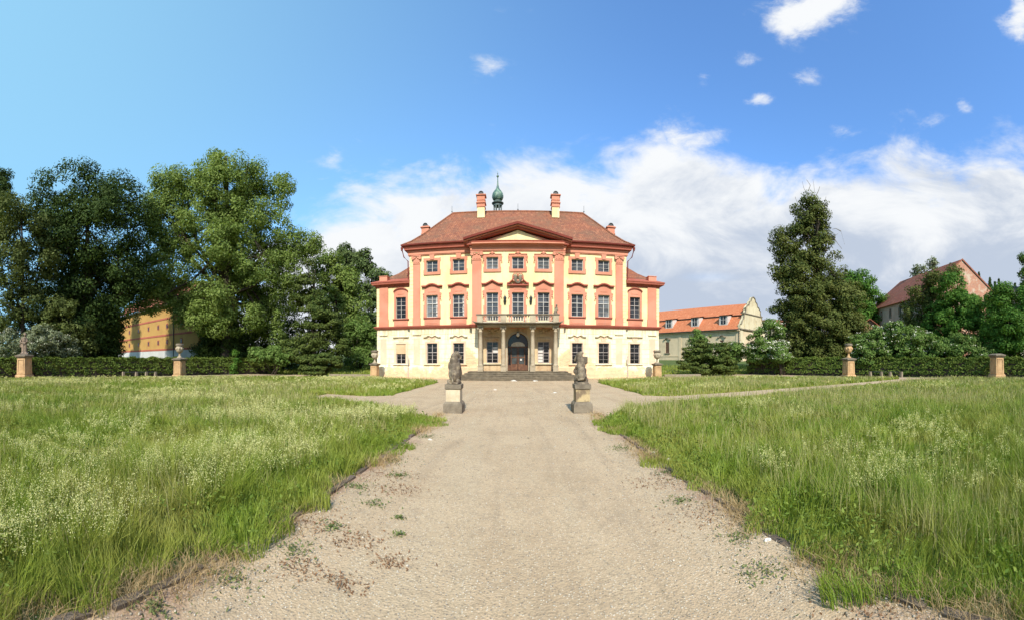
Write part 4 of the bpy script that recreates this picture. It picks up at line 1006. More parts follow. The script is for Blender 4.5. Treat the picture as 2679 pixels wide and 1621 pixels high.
# ------------------------------------------------------------------ statues
def sculpt(name, mb, mat, parent=None, loc=None, voxel=.03, rz=0, sc=1):
    o = obj(name, mb, mat, parent, local=True, loc=loc); o.rotation_euler.z = rz; o.scale = (sc*(.86 if 'lion' in name else 1), sc, sc)
    m = o.modifiers.new('r', 'REMESH'); m.mode = 'VOXEL'; m.voxel_size = voxel; m.use_smooth_shade = True
    s = o.modifiers.new('s', 'SMOOTH'); s.iterations = 3; s.factor = .5
    return o
def lion_left():
    mb = MB(); b = mb.ball; c = mb.cap
    b((0, .02, .30), (.21, .24, .26)); b((0, .06, .52), (.185, .2, .26)); b((-.01, .10, .74), (.165, .17, .22))
    b((-.15, .10, .36), (.1, .2, .22)); b((.15, .10, .36), (.1, .2, .22))
    b((-.02, .12, .92), (.145, .15, .18)); b((-.03, .06, .84), (.14, .12, .2)); b((.05, .16, 1.04), (.12, .13, .11))
    c((.1, .18, 1.02), (.2, .24, .96), .085, .06); b((.22, .25, .93), (.055, .05, .045)); b((.21, .24, .88), (.04, .05, .03))
    b((.05, .1, 1.13), (.035, .03, .045)); b((.13, .12, 1.12), (.03, .03, .04))
    for k in range(9):
        a = k*.7; b((-.03+.13*math.cos(a), .06+.07*math.sin(a), .86+.12*math.sin(a*1.7)), (.05, .05, .09), 8, 6)
    for s in (-1, 1):
        c((s*.17, .18, .66), (s*.22, .3, .34), .075, .06); c((s*.22, .3, .34), (s*.16, .32, .05), .055, .05); b((s*.16, .36, .04), (.06, .09, .045))
        c((s*.15, -.04, .1), (s*.17, .16, .07), .085, .07); b((s*.2, -.1, .08), (.07, .09, .08)); b((s*.2, .04, .62), (.055, .11, .15))
    c((.0, -.2, .3), (.0, -.25, .12), .045, .04); c((0, -.25, .12), (.03, -.24, .02), .045, .05); c((0, -.19, .46), (0, -.22, .28), .03, .045)
    mb.box(-.23, .23, -.25, .4, -.005, .05); return mb
def lion_right():
    mb = MB(); b = mb.ball; c = mb.cap
    b((0, 0, .27), (.2, .22, .2)); b((-.02, .04, .42), (.175, .19, .2)); c((-.04, .06, .5), (-.09, .1, .92), .13, .1); c((.06, .06, .5), (.05, .1, .9), .11, .08)
    b((-.03, .12, .8), (.15, .13, .2)); b((-.07, .13, 1.0), (.135, .14, .13)); c((-.12, .17, .98), (-.2, .26, .86), .085, .06); b((-.21, .28, .82), (.055, .05, .045))
    b((.01, .1, 1.09), (.1, .1, .06)); b((-.12, .08, 1.09), (.04, .03, .04))
    c((.1, .1, .88), (.2, .14, .72), .06, .05); mb.box(.15, .27, .06, .26, .72, .96)
    c((-.16, .14, .62), (-.22, .26, .45), .065, .055); b((-.22, .26, .44), (.07, .08, .1)); c((-.15, .16, .4), (-.2, .28, .08), .08, .06)
    for s in (-1, 1): c((s*.13, .02, .22), (s*.18, .22, .1), .1, .075); b((s*.17, .3, .06), (.06, .09, .05))
    c((.17, .1, .5), (.2, .24, .2), .06, .05); c((-.18, -.12, .14), (.0, -.22, .18), .035, .035); c((.0, -.22, .18), (.14, -.17, .32), .035, .03)
    mb.taper(0, .06, .26, .3, -.005, .22, .27, .07); b((.2, .02, .12), (.08, .1, .1)); return mb
def big_pedestal(x, y, rz, label, shaftmat):
    e = empty('pedestal', label, 'pedestal', (x, y, .012), rz, 'stone pedestals of the two lions')
    mb = MB(); mb.box(-.32, .32, -.36, .36, -.05, .27); obj('base', mb, STD, e, local=True, bevel=.012)
    mb = MB(); mb.taper(0, 0, .315, .355, .27, .31, .35, .31); mb.taper(0, 0, .31, .35, .31, .255, .29, .38); obj('base_moulding', mb, STD, e, local=True)
    mb = MB(); mb.box(-.24, .24, -.28, .28, .38, .79); obj('shaft', mb, shaftmat, e, local=True, bevel=.008)
    mb = MB(); mb.taper(0, 0, .25, .29, .79, .275, .315, .815); mb.box(-.275, .275, -.315, .315, .815, .965); obj('cap_slab', mb, STD, e, local=True, bevel=.01)
    return e
PS = plain('bleached_sandstone', (.62, .52, .36), (.5, .4, .26), 3., .9, .25, 25)
PS2 = plain('blackened_sandstone', (.50, .38, .2), (.2, .145, .09), 2.6, .92, .3, 25, lo=.42, hi=.56)
PX = 2.17
big_pedestal(-PX, 12.9, 0, 'square stone pedestal with bleached pale shaft under the left lion, beside the path', PS)
big_pedestal(2.17, 12.9, 0, 'square stone pedestal with blackened stained shaft under the right lion, beside the path', PS2)
setp(sculpt('lion_statue', lion_left(), STL, None, (-PX, 12.86, .98), .018, rz=-.05, sc=.97), 'weathered stone lion seen from behind, head turned right, on the pale pedestal', 'statue')
setp(sculpt('lion_statue', lion_right(), STL, None, (2.17, 12.86, .98), .018, rz=.08, sc=.97), 'dark stone lion seen from behind holding a block, on the stained pedestal', 'statue')
def figure(mb):
    b = mb.ball; c = mb.cap
    mb.taper(0, 0, .42, .36, 0, .34, .3, .16)
    c((-.1, 0, .2), (-.12, .02, 1.0), .2, .17); c((.1, -.02, .2), (.08, 0, 1.0), .19, .17); c((.16, -.08, .15), (.1, -.06, .9), .09, .08); c((-.22, .02, .2), (-.16, .05, 1.0), .09, .08)
    b((0, 0, 1.05), (.26, .2, .2)); b((-.02, 0, 1.35), (.22, .16, .26)); b((-.02, .0, 1.58), (.27, .15, .13))
    c((0, 0, 1.6), (.05, -.02, 1.78), .07, .065); b((.07, -.04, 1.88), (.105, .12, .135)); b((.13, -.13, 1.85), (.03, .04, .03))
    mb.lathe([(.17, 1.93), (.18, 1.96), (.12, 1.99), (.12, 2.1), (.08, 2.14)], .06, -.02, 14)
    c((-.24, 0, 1.55), (-.38, -.05, 1.25), .085, .07); c((-.38, -.05, 1.25), (-.2, -.2, 1.1), .065, .05); b((-.18, -.22, 1.09), (.06, .06, .05))
    c((.22, 0, 1.55), (.3, -.1, 1.25), .08, .065); c((.3, -.1, 1.25), (.12, -.24, 1.2), .06, .05); b((.1, -.26, 1.18), (.07, .06, .09))
    c((-.42, .0, 1.3), (-.36, .05, .75), .05, .09); c((-.3, .05, 1.5), (-.4, .1, 1.0), .07, .06)
    return mb
def lean_figure(mb):
    b = mb.ball; c = mb.cap
    mb.taper(0, 0, .2, .2, 0, .18, .18, .08); b((-.04, 0, .2), (.17, .17, .16)); c((-.02, 0, .25), (.04, 0, .55), .12, .11); b((.06, -.02, .75), (.08, .09, .1)); c((.05, 0, .55), (.06, 0, .68), .05, .05)
    c((.12, 0, .56), (.17, -.05, .35), .045, .04); c((-.08, 0, .5), (-.17, -.06, .2), .045, .04); c((-.1, -.1, .15), (-.2, -.14, .06), .07, .05); b((.05, .02, .82), (.06, .06, .05)); return mb
setp(sculpt('cherub_statue', lean_figure(MB()), STL, None, (3.33, 33.42, 5.79), .02), 'small dark stone cherub seated on the right end post of the balcony', 'statue')
def octa(mb, r0, r1, z0, z1): mb.lathe([(r0, z0), (r1, z1)], 0, 0, 8); return mb
def garden_pedestal(x, y, label, hgt, w=.5, rz=PI/8, cat='pedestal', mat=ORS):
    e = empty('garden_pedestal', label, cat, (x, y, gh(x, y)), rz, 'orange sandstone pedestals round the garden')
    k = math.sqrt(2)
    def sq(mb, a, b, z0, z1): mb.taper(0, 0, a, a, z0, b, b, z1); return mb
    mb = sq(MB(), w*1.2, w*1.2, -.1, hgt*.1); sq(mb, w*1.2, w*1.06, hgt*.1, hgt*.15); obj('base', mb, mat, e, local=True, bevel=.01)
    mb = sq(MB(), w, w*.93, hgt*.15, hgt*.84); sh = obj('shaft', mb, mat, e, local=True, bevel=.05)
    mb = MB()
    for a in range(4):
        ca, sa = math.cos(a*PI/2), math.sin(a*PI/2)
        for (u0, u1, z0, z1) in ((-.62, .62, .22, .25), (-.62, .62, .76, .79), (-.62, -.54, .25, .76), (.54, .62, .25, .76)):
            pts = []
            for d in (.94, 1.03):
                for u, z in ((u0, z0), (u1, z0), (u1, z1), (u0, z1)): X, Y = u*w, -d*w; pts.append((X*ca-Y*sa, X*sa+Y*ca, z*hgt))
            mb.add(pts, [(0, 1, 2, 3), (4, 7, 6, 5), (0, 4, 5, 1), (1, 5, 6, 2), (2, 6, 7, 3), (3, 7, 4, 0)])
    obj('panel_moulding', mb, mat, sh, local=True)
    mb = sq(MB(), w*.98, w*1.14, hgt*.84, hgt*.90); sq(mb, w*1.22, w*1.26, hgt*.902, hgt*.95); sq(mb, w*1.2, w*.6, hgt*.952, hgt); obj('cap', mb, STD, e, local=True)
    return e
def urn(x, y, z, label, s=1., mat=STO):
    e = empty('stone_urn', label, 'urn', (x, y, z), 0, 'stone urns on garden pedestals')
    mb = MB(); mb.lathe([(.24*s, -.02), (.24*s, .06*s), (.13*s, .12*s), (.08*s, .3*s), (.09*s, .4*s), (.13*s, .42*s)], 0, 0, 16); obj('foot', mb, mat, e, local=True, smooth=True)
    mb = MB(); mb.lathe([(.12*s, .42*s), (.27*s, .52*s), (.33*s, .7*s), (.31*s, .9*s), (.28*s, 1.02*s)], 0, 0, 18)
    for k in range(8): a = k*PI/4; mb.ball((.31*s*math.cos(a), .31*s*math.sin(a), .8*s), (.08*s, .08*s, .12*s), 8, 6)
    obj('bowl', mb, mat, e, local=True, smooth=True)
    mb = MB(); mb.lathe([(.28*s, 1.02*s), (.36*s, 1.06*s), (.37*s, 1.16*s), (.33*s, 1.18*s), (.33*s, 1.24*s), (.2*s, 1.25*s)], 0, 0, 18); obj('rim', mb, STD, e, local=True)
    return e
x, y = at(-1.291, 37.6)
garden_pedestal(x, y, 'tall sandstone pedestal carrying the hatted statue, farthest left before the hedge', 2.35, .56, .55)
mbf = figure(MB()); setp(sculpt('figure_statue', mbf, plain('pinkish_statue_stone', (.36, .26, .18), (.2, .15, .11), 6., .95, .6, 40, lo=.42, hi=.6), None, (x, y, 2.33), .035, rz=1.25), 'stone statue of a robed figure in a hat standing on the far left pedestal', 'statue')
x, y = at(-.885, 38.6); garden_pedestal(x, y, 'sandstone pedestal carrying an urn by the left hedge, yellow building behind', 2.0, .47, .2); urn(x, y, 2.0, 'stone urn on the left hedge pedestal before the yellow building', 1.15)
x, y = at(.865, 38.6); garden_pedestal(x, y, 'sandstone pedestal carrying an urn by the right hedge below the tall tree', 2.0, .47, -.2); urn(x, y, 2.0, 'stone urn on the right hedge pedestal below the tall tree', 1.15, ORS)
x, y = at(1.253, 38.2); garden_pedestal(x, y, 'bare sandstone pedestal with nothing on top, farthest right before the hedge', 2.42, .53, -.55)
for s, r in ((-1, 36.6), (1, 36.4)):
    x, y = at(.3745*s if s < 0 else .364, r); side = 'left' if s < 0 else 'right'
    garden_pedestal(x, y, 'small sandstone pedestal carrying an urn at the %s corner of the manor' % side, 1.48, .34, .1*s); urn(x, y, 1.48, 'pale stone urn standing at the %s corner of the manor' % side, .98)
# low posts with rails before the hedges
RUB = plain('pale_concrete_post', (.3, .24, .17), (.22, .18, .12), 6., .9, .3, 30)
def low_rail(pts, label):
    x0, y0 = pts[0]; e = empty('low_railing', label, 'railing', (x0, y0, 0))
    for x, y in pts:
        mb = MB(); mb.taper(x-x0, y-y0, .13, .13, -.1, .11, .11, .6); obj('post', mb, RUB, e, local=True)
    mb = MB(); mb.tube([(x-x0, y-y0, .57) for x, y in pts], .035, 5); obj('rail', mb, IRN, e, local=True)
low_rail([at(-1.032, 38.2), at(-.998, 38.3), at(-.972, 38.4), at(-.948, 38.6)], 'row of four short concrete posts with a rail before the left hedge')
low_rail([at(.922, 39.3), at(.951, 39.2), at(.974, 38.9), at(1.003, 38.8)], 'row of short posts with a thin rail before the right hedge')
for s in (-1, 1):
    mb = MB(); a, b = (at(-.493, 39.3), at(-.385, 38.3)) if s < 0 else (at(.383, 38.2), at(.478, 39.2))
    d = Vector((b[0]-a[0], b[1]-a[1])).normalized(); n = Vector((-d.y, d.x))*.15
    z = .34
    mb.add([(a[0]-n.x, a[1]-n.y, -.1), (b[0]-n.x, b[1]-n.y, -.1), (b[0]+n.x, b[1]+n.y, -.1), (a[0]+n.x, a[1]+n.y, -.1), (a[0]-n.x, a[1]-n.y, z), (b[0]-n.x, b[1]-n.y, z), (b[0]+n.x, b[1]+n.y, z), (a[0]+n.x, a[1]+n.y, z)],
        [(0, 3, 2, 1), (4, 5, 6, 7), (0, 1, 5, 4), (1, 2, 6, 5), (2, 3, 7, 6), (3, 0, 4, 7)])
    setp(obj('low_wall', mb, RUB, bevel=.02, loc=(0, 0, 0)), 'low stone garden kerb wall on the %s of the manor, grass behind' % ('left' if s < 0 else 'right'), 'low wall')
x, y = at(-.703, 50); mb = MB(); mb.box(-.28, .28, -.12, .12, -.1, 1.25); mb.box(-.3, .3, -.14, .14, 1.252, 1.36)
setp(obj('stone_marker', mb, WHT, local=True, loc=(x, y, gh(x, y)), bevel=.03), 'small pale upright stone among dark bushes beyond the left hedge', 'stone marker')

# ------------------------------------------------------------------ outbuilding with orange mansard roof and baroque gable
OB = empty('outbuilding', 'long low outbuilding with bright orange mansard roof, dormers and curved baroque gable', 'outbuilding', (39.5, 60.2, gh(39.5, 60.2)), -1.073)
def lo(name, mb, mat, parent, **k): return obj(name, mb, mat, parent, local=True, **k)
LB = 46; GOB = plaster('beige_worn_plaster', (.70, .55, .36), (.58, .46, .3), (.38, .29, .19), .5, .45)
mb = wall_mb(-LB, 0, -1.5, 6.0, 0, [hole(-t, 1.0, 1.75, 2.3) for t in (3.95, 10.7, 17.5, 24.3)], .25)
mb.add([(0, 0, -1.5), (0, 11, -1.5), (0, 11, 6.2), (0, 0, 6.2)], [(0, 1, 2, 3)]); mb.add([(-LB, 0, -1.5), (-LB, 11, -1.5), (-LB, 11, 6), (-LB, 0, 6)], [(0, 1, 2, 3)]); mb.add([(-LB, 11, -1.5), (0, 11, -1.5), (0, 11, 6), (-LB, 11, 6)], [(0, 1, 2, 3)])
lo('wall', mb, GOB, OB, recalc=False)
mb = MB(); mb.box(-LB, .06, -.28, .3, 5.72, 6.0); mb.box(-LB, .03, -.1, .1, 5.4, 5.5)
for t in (.5, 7.3, 14.1, 20.9, 27.7): mb.box(-t-.35, -t+.35, -.09, .1, -1.2, 5.4)
mb.box(-LB, 0, -.07, .05, 1.0, 1.1); lo('cornice', mb, GOB, OB)
mb = MB()
prof = [(-.45, 5.95), (2.3, 8.9), (2.15, 9.0), (5.53, 11.6), (8.9, 9.0), (8.75, 8.9), (11.5, 5.95)]
for (a, b) in zip(prof[:-1], prof[1:]): mb.add([(-LB, a[0], a[1]), (-.3, a[0], a[1]), (-.3, b[0], b[1]), (-LB, b[0], b[1])], [(0, 1, 2, 3)])
rf = lo('roof', mb, RTO, OB, uv=True)
mb = MB(); mb.box(-LB, -.3, 1.98, 2.25, 8.86, 8.97); lo('roof_ledge', mb, IRN, rf)
mb = MB(); mb.tube([(-LB, -.5, 5.98), (-.1, -.5, 5.98)], .09, 6); mb.tube([(-.15, -.45, 5.9), (-.15, -.12, 5.5), (-.15, -.12, -1)], .06, 6); lo('gutter', mb, IRN, OB)
gp = [(0, 6.2), (.0, 7.0), (.45, 7.1), (.75, 7.7), (1.3, 8.2), (1.6, 8.9), (1.5, 9.3), (2.1, 9.35), (2.3, 9.9), (2.2, 10.3), (2.8, 10.7), (3.2, 11.0), (3.6, 11.0), (3.9, 11.7), (4.6, 12.0), (4.8, 12.5), (5.5, 12.8)]
gp = gp+[(11.07-y, z) for y, z in reversed(gp[:-1])]
def prism_x(mb, pts, x0, x1):
    n = len(pts); tri = tessellate_polygon([[Vector((y, z, 0)) for y, z in pts]])
    return mb.add([(x0, y, z) for y, z in pts]+[(x1, y, z) for y, z in pts], [tuple(t) for t in tri]+[tuple(i+n for i in reversed(t)) for t in tri]+[(i, (i+1) % n, (i+1) % n+n, i+n) for i in range(n)])
ga = lo('baroque_gable', prism_x(MB(), gp, -.45, .08), GWC, OB)
mb = MB(); mb.box(-.5, .3, -.2, 11.27, 6.0, 6.22); mb.box(-.5, .22, 1.3, 9.8, 9.12, 9.3); mb.add([], [])
for s, c in ((1, 0), (-1, 11.07)):
    mb.tube([(.12, c+s*y, z) for y, z in gp[1:17]], .12, 5)
lo('gable_moulding', mb, STD, ga)
for yy in (1.6, 3.6, 6.7, 8.8):
    mb = MB(); mb.box(.08, .18, yy, yy+.6, 6.3, 8.3); lo('gable_pilaster', mb, GWC, ga)
for ya, yb in ((0, 1.2), (9.9, 11.07)):
    mb = MB(); mb.box(0, .12, ya, yb, -1.2, 5.9); lo('corner_pier', mb, GWC, OB)
mb = MB(); mb.box(-.02, .05, 7.6, 9.2, -1.2, 1.5); lo('doorway', mb, WOD, OB)
SHW = plain('brown_shutter', (.16, .09, .055), (.11, .06, .04), 4., .8)
for t in (3.95, 10.7, 17.5, 24.3):
    mb = MB(); mb.box(-t-.48, -t+.48, .1, .16, 1.78, 4.03); mb.box(-t-.03, -t+.03, .06, .1, 1.78, 4.03)
    for q in (2.3, 2.9, 3.5): mb.box(-t-.48, -t+.48, .07, .1, q, q+.05)
    w = lo('window', mb, SHW, OB)
    mb = MB(); mb.band([(-t-.95, 4.55), (-t-.5, 4.55), (-t-.3, 4.8), (-t, 4.95), (-t+.3, 4.8), (-t+.5, 4.55), (-t+.95, 4.55)], .13, -.25, 0); lo('hood', mb, STD, w)
    mb = MB(); mb.box(-t-.75, -t+.75, -.16, 0, 1.55, 1.72); lo('sill', mb, STD, w)
    # dormer
    mb = MB(); x0, x1 = -t-.95, -t+.95; yf = .55; zb, zt = 6.9, 8.95
    mb.add([(x0, yf, zb), (x1, yf, zb), (x1, yf, zt), (x0, yf, zt), (x0, 2.5, zt), (x1, 2.5, zt)], [(0, 1, 2, 3), (1, 5, 2), (0, 3, 4)]); dm = lo('dormer', mb, WHT, OB, recalc=False)
    mb = MB(); mb.add([(x0-.2, yf-.25, zt-.02), (x1+.2, yf-.25, zt-.02), (x1+.2, 2.6, zt+.35), (x1-.1, 4.3, zt+1.7), (x0+.1, 4.3, zt+1.7), (x0-.2, 2.6, zt+.35)], [(0, 1, 2, 5), (5, 2, 3, 4)])
    mb.add([(x0-.2, yf-.25, zt-.10), (x1+.2, yf-.25, zt-.10), (x1+.2, 2.6, zt+.27), (x0-.2, 2.6, zt+.27)], [(0, 1, 2, 3)]); lo('dormer_roof', mb, RTO, dm, uv=True)
    mb = MB(); mb.box(-t-.5, -t+.5, yf-.05, yf-.01, zb+.35, zt-.2); w = lo('dormer_window', mb, GLD, dm)
    mb = MB(); mb.box(-t-.04, -t+.04, yf-.09, yf-.051, zb+.35, zt-.2); mb.box(-t-.5, -t+.5, yf-.08, yf-.052, zb+1.1, zb+1.17); lo('frame', mb, WHT, w)

# brick gabled barn
bx, by = 50.5, 21.9
BA = empty('barn', 'large old barn with brown red tiled roof and worn brick gable behind bushes', 'barn', (bx, by, gh(bx, by)), math.atan2(-.87, -.49))
mb = MB(); mb = wall_mb(-18.6, 0, -1, 10.4, -6.3, [(-x-.4, -x+.4, 8.0, 9.5) for x in (7.2, 10.4, 13.7)]+[(-x-.4, -x+.4, 5.0, 6.0) for x in (10.4, 13.7)], .35)
mb.add([(-18.6, -6.3, -1), (-18.6, 6.3, -1), (-18.6, 6.3, 11.6), (-18.6, 0, 15.6), (-18.6, -6.3, 10.4)], [(4, 3, 2, 1, 0)]); mb.add([(-18.6, 6.3, -1), (0, 6.3, -1), (0, 6.3, 11.6), (-18.6, 6.3, 11.6)], [(3, 2, 1, 0)])
lo('wall', mb, GRW, BA, recalc=False)
mb = MB()
for x in (7.2, 10.4, 13.7): mb.box(-x-.4, -x+.4, -6.0, -5.95, 8.0, 9.5)
for x in (10.4, 13.7): mb.box(-x-.4, -x+.4, -6.0, -5.95, 5.0, 6.0)
for i_, (x, a, b) in enumerate([(7.2, 8.0, 9.5), (10.4, 8.0, 9.5), (13.7, 8.0, 9.5), (10.4, 5., 6.), (13.7, 5., 6.)]):
    m_ = MB(); m_.box(-x-.4, -x+.4, -6.0, -5.95, a, b); lo('window', m_, GLD, BA)
mb = MB(); prism_x(mb, [(-6.3, -1), (6.3, -1), (6.3, 11.6), (0, 15.7), (-6.3, 10.4)], -.35, .0); lo('brick_gable', mb, BRK, BA, uv=True)
mb = MB(); mb.box(.0, .02, -.3, .3, 12.6, 13.5); lo('attic_opening', mb, GLD, BA)
mb = MB(); mb.add([(-18.9, -6.75, 10.0), (.12, -6.75, 10.0), (.12, 0, 15.9), (-18.9, 0, 15.9)], [(0, 1, 2, 3)]); mb.add([(-18.9, 6.6, 11.5), (.12, 6.6, 11.5), (.12, 0, 15.9), (-18.9, 0, 15.9)], [(3, 2, 1, 0)]); lo('roof', mb, RTB, BA, uv=True)
mb = MB(); mb.add([(.13, -6.75, 9.9), (.13, 0, 15.75), (.13, 6.6, 11.35), (.13, 6.6, 11.6), (.13, 0, 16.0), (.13, -6.75, 10.12)], [(0, 1, 4, 5), (1, 2, 3, 4)]); mb.add([(-.1, -6.75, 9.9), (-.1, 0, 15.75), (-.1, 6.6, 11.35)], [(0, 1, 2)]); lo('verge', mb, RTB, BA, uv=True)

# yellow building behind the plane tree
YB = empty('yellow_building', 'ochre yellow building with dark red bands and white plinth, seen between the left trees', 'building', (-41.9, 36.1, .3), -.171)
mb = wall_mb(-30, 2.5, -1, 10.4, 0, mb=MB()); mb.add([(2.5, 0, -1), (2.5, 7, -1), (2.5, 7, 10.4), (2.5, 0, 10.4)], [(0, 1, 2, 3)]); mb.add([(-30, 0, -1), (-30, 7, -1), (-30, 7, 10.4), (-30, 0, 10.4)], [(0, 1, 2, 3)]); lo('wall', mb, YEO, YB, recalc=False)
mb = MB(); mb.box(-30, 2.55, -.1, .05, -.9, 2.95); lo('plinth', mb, WGR, YB)
for z in (3.0, 5.3, 7.95):
    mb = MB(); mb.box(-30, 2.53, -.06, .02, z, z+.28); lo('painted_band', mb, RED2, YB)
mb = MB(); mb.box(-30.3, 2.9, -.5, .3, 10.1, 10.35); lo('eaves', mb, STD, YB)
mb = MB(); mb.add([(-30.5, -.7, 10.36), (3.1, -.7, 10.36), (-1.5, 3.5, 13.6), (-30.5, 3.5, 13.6), (3.1, 7.7, 10.36), (-30.5, 7.7, 10.36)], [(0, 1, 2, 3), (1, 4, 2), (3, 2, 4, 5)]); lo('roof', mb, RTB, YB, uv=True)
for x in (-23, -18.4, -14, -10.1, -6.9, -2.3):
    for z in (3.9, 6.45):
        mb = MB(); mb.box(x-.32, x+.32, -.05, .02, z, z+.85); w = lo('window', mb, RED2, YB)
        mb = MB(); mb.box(x-.19, x+.19, -.07, -.052, z+.13, z+.7); lo('pane', mb, GLD, w)
mb = MB(); mb.tube([(-4.6, -.12, -.5), (-4.6, -.12, 10.2)], .07, 6); lo('downpipe', mb, IRN, YB)

# roofs far behind on the right
def simple_house(name, label, cat, az, r, rz, L, Wd, ze, zr, wmat, rmat, win_=True):
    x, y = at(az, r); e = empty(name, label, cat, (x, y, gh(x, y)), rz)
    mb = MB(); prism_x(mb, [(-Wd/2, -1), (Wd/2, -1), (Wd/2, ze), (0, zr), (-Wd/2, ze)], -L/2, L/2); lo('wall', mb, wmat, e, uv=True)
    mb = MB(); k = .35; sl = (zr-ze)/(Wd/2)
    for s in (-1, 1):
        mb.add([(-L/2-k, s*(Wd/2+k), ze-k*sl+.06), (L/2+k, s*(Wd/2+k), ze-k*sl+.06), (L/2+k, 0, zr+.08), (-L/2-k, 0, zr+.08), (-L/2-k, s*(Wd/2+k), ze-k*sl+.2), (L/2+k, s*(Wd/2+k), ze-k*sl+.2), (L/2+k, 0, zr+.22), (-L/2-k, 0, zr+.22)],
            [(0, 1, 2, 3), (7, 6, 5, 4), (0, 4, 5, 1), (1, 5, 6, 2), (0, 3, 7, 4)])
    lo('roof', mb, rmat, e, uv=True)
    if win_:
        mb = MB(); mb.box(-.4, .4, -Wd/2-.04, -Wd/2+.02, ze-1.7, ze-.6); lo('window', mb, GLD, e)
    return e
simple_house('farm_building', 'distant building with dark red roof beside the baroque gable', 'building', .662, 104, -.75, 16, 9, 8.2, 10.6, GRW, RTB)
simple_house('brick_shed', 'small shed with tiled roof half hidden by white flowering bushes', 'shed', .912, 60, -2.35, 7, 5.5, 5.0, 7.0, BRK, RTB)
simple_house('stone_house', 'grey stone gabled house at the far right behind trees', 'house', 1.322, 62, 2.6, 9, 8, 9.6, 12.4, GRW, plain('dark_slate_roof', (.12, .09, .08), (.08, .065, .06), 3., .9))

# ------------------------------------------------------------------ vegetation
def hedge(pts, h, label, seed):
    x0, y0 = pts[0]; e = empty('hedge', label, 'hedge', (x0, y0, 0)); w = .55
    core = MB(); P = []; Nn = []; r = np.random.default_rng(seed); tw = MB()
    for (a, b) in zip(pts[:-1], pts[1:]):
        a, b = np.array(a), np.array(b); L = np.linalg.norm(b-a); d = (b-a)/L; n = np.array([-d[1], d[0]])
        k = int(L*2*620); t = r.uniform(-.2, L+.2, k); side = r.choice([-1, 1], k); z = r.uniform(.08, 1, k)**.8
        hh = h*(1+.035*np.sin(t*2.1+seed)+.03*np.sin(t*5.3)+.02*np.sin(t*13)); zz = z*hh
        off = w*(1+.16*np.sin(t*3.3+zz*4)+.12*np.sin(t*8+zz*7))*(1-.12*z) - np.abs(r.normal(size=k))*.1 + .02
        p = a[None]+d[None]*t[:, None]+n[None]*(side*off)[:, None]
        P.append(np.column_stack([p, zz])); Nn.append(unit(np.column_stack([n[None]*side[:, None], np.full(k, .35)])+r.normal(size=(k, 3))*.55))
        k = int(L*520); t = r.uniform(0, L, k); hh = h*(1+.035*np.sin(t*2.1+seed)+.03*np.sin(t*5.3)+.02*np.sin(t*13)); o = r.uniform(-w, w, k)
        p = a[None]+d[None]*t[:, None]+n[None]*o[:, None]; P.append(np.column_stack([p, hh+r.normal(size=k)*.06])); Nn.append(unit(r.normal(size=(k, 3))*.5+np.array([0, 0, 1])))
        q = n*w*.62; A, B = a, b; H1 = h*.86
        core.add([(A[0]-q[0], A[1]-q[1], .02), (B[0]-q[0], B[1]-q[1], .02), (B[0]+q[0], B[1]+q[1], .02), (A[0]+q[0], A[1]+q[1], .02), (A[0]-q[0], A[1]-q[1], H1), (B[0]-q[0], B[1]-q[1], H1), (B[0]+q[0], B[1]+q[1], H1), (A[0]+q[0], A[1]+q[1], H1)], [(0, 3, 2, 1), (4, 5, 6, 7), (0, 1, 5, 4), (1, 2, 6, 5), (2, 3, 7, 6), (3, 0, 4, 7)])
        for t in np.arange(.3, L, .55):
            p = a+d*(t+r.uniform(-.1, .1)); s = -1 if True else 1
            for s in (-1, 1):
                o = n*s*w*.75; tw.tube([(p[0]+o[0], p[1]+o[1], -.02), (p[0]+o[0]*1.1+r.uniform(-.1, .1), p[1]+o[1]*1.1, r.uniform(.5, 1.2))], .018, 4)
    P = np.concatenate(P); Nn = np.concatenate(Nn)
    q = lumps(P[:, 1], P[:, 2]*2.2, 3.1, seed)+.8*lumps(P[:, 1]+P[:, 0], P[:, 2]*1.5, 7.7, seed+3)+.5*(P[:, 2]/h-.55); kk = q+r.uniform(-.25, .25, len(P)) > -.22; P, Nn = P[kk], Nn[kk]
    P[:, :2] += r.normal(size=(len(P), 2))*.05; V, I = leaves(P, Nn, .15); V -= np.array((x0, y0, 0))
    obj('branches', core, BRK_BARK, e, local=False); setp(obj('twigs', tw, BRK_BARK, e), kind='stuff')
    obj('foliage', np_mesh('foliage', V, 4, I, r.uniform(0, 1, len(P)), L_HEDGE), L_HEDGE, e, local=True)
hedge([(-38.9, -5), (-38.0, 8), (-34.9, 25), (-33.0, 33), (-29.5, 40.5)], 1.95, 'long clipped green hedge closing the left side of the garden', 3)
hedge([(39.9, -5), (38.9, 9), (34.9, 22), (31.4, 30), (27.0, 38.9)], 1.95, 'long clipped green hedge closing the right side of the garden', 4)

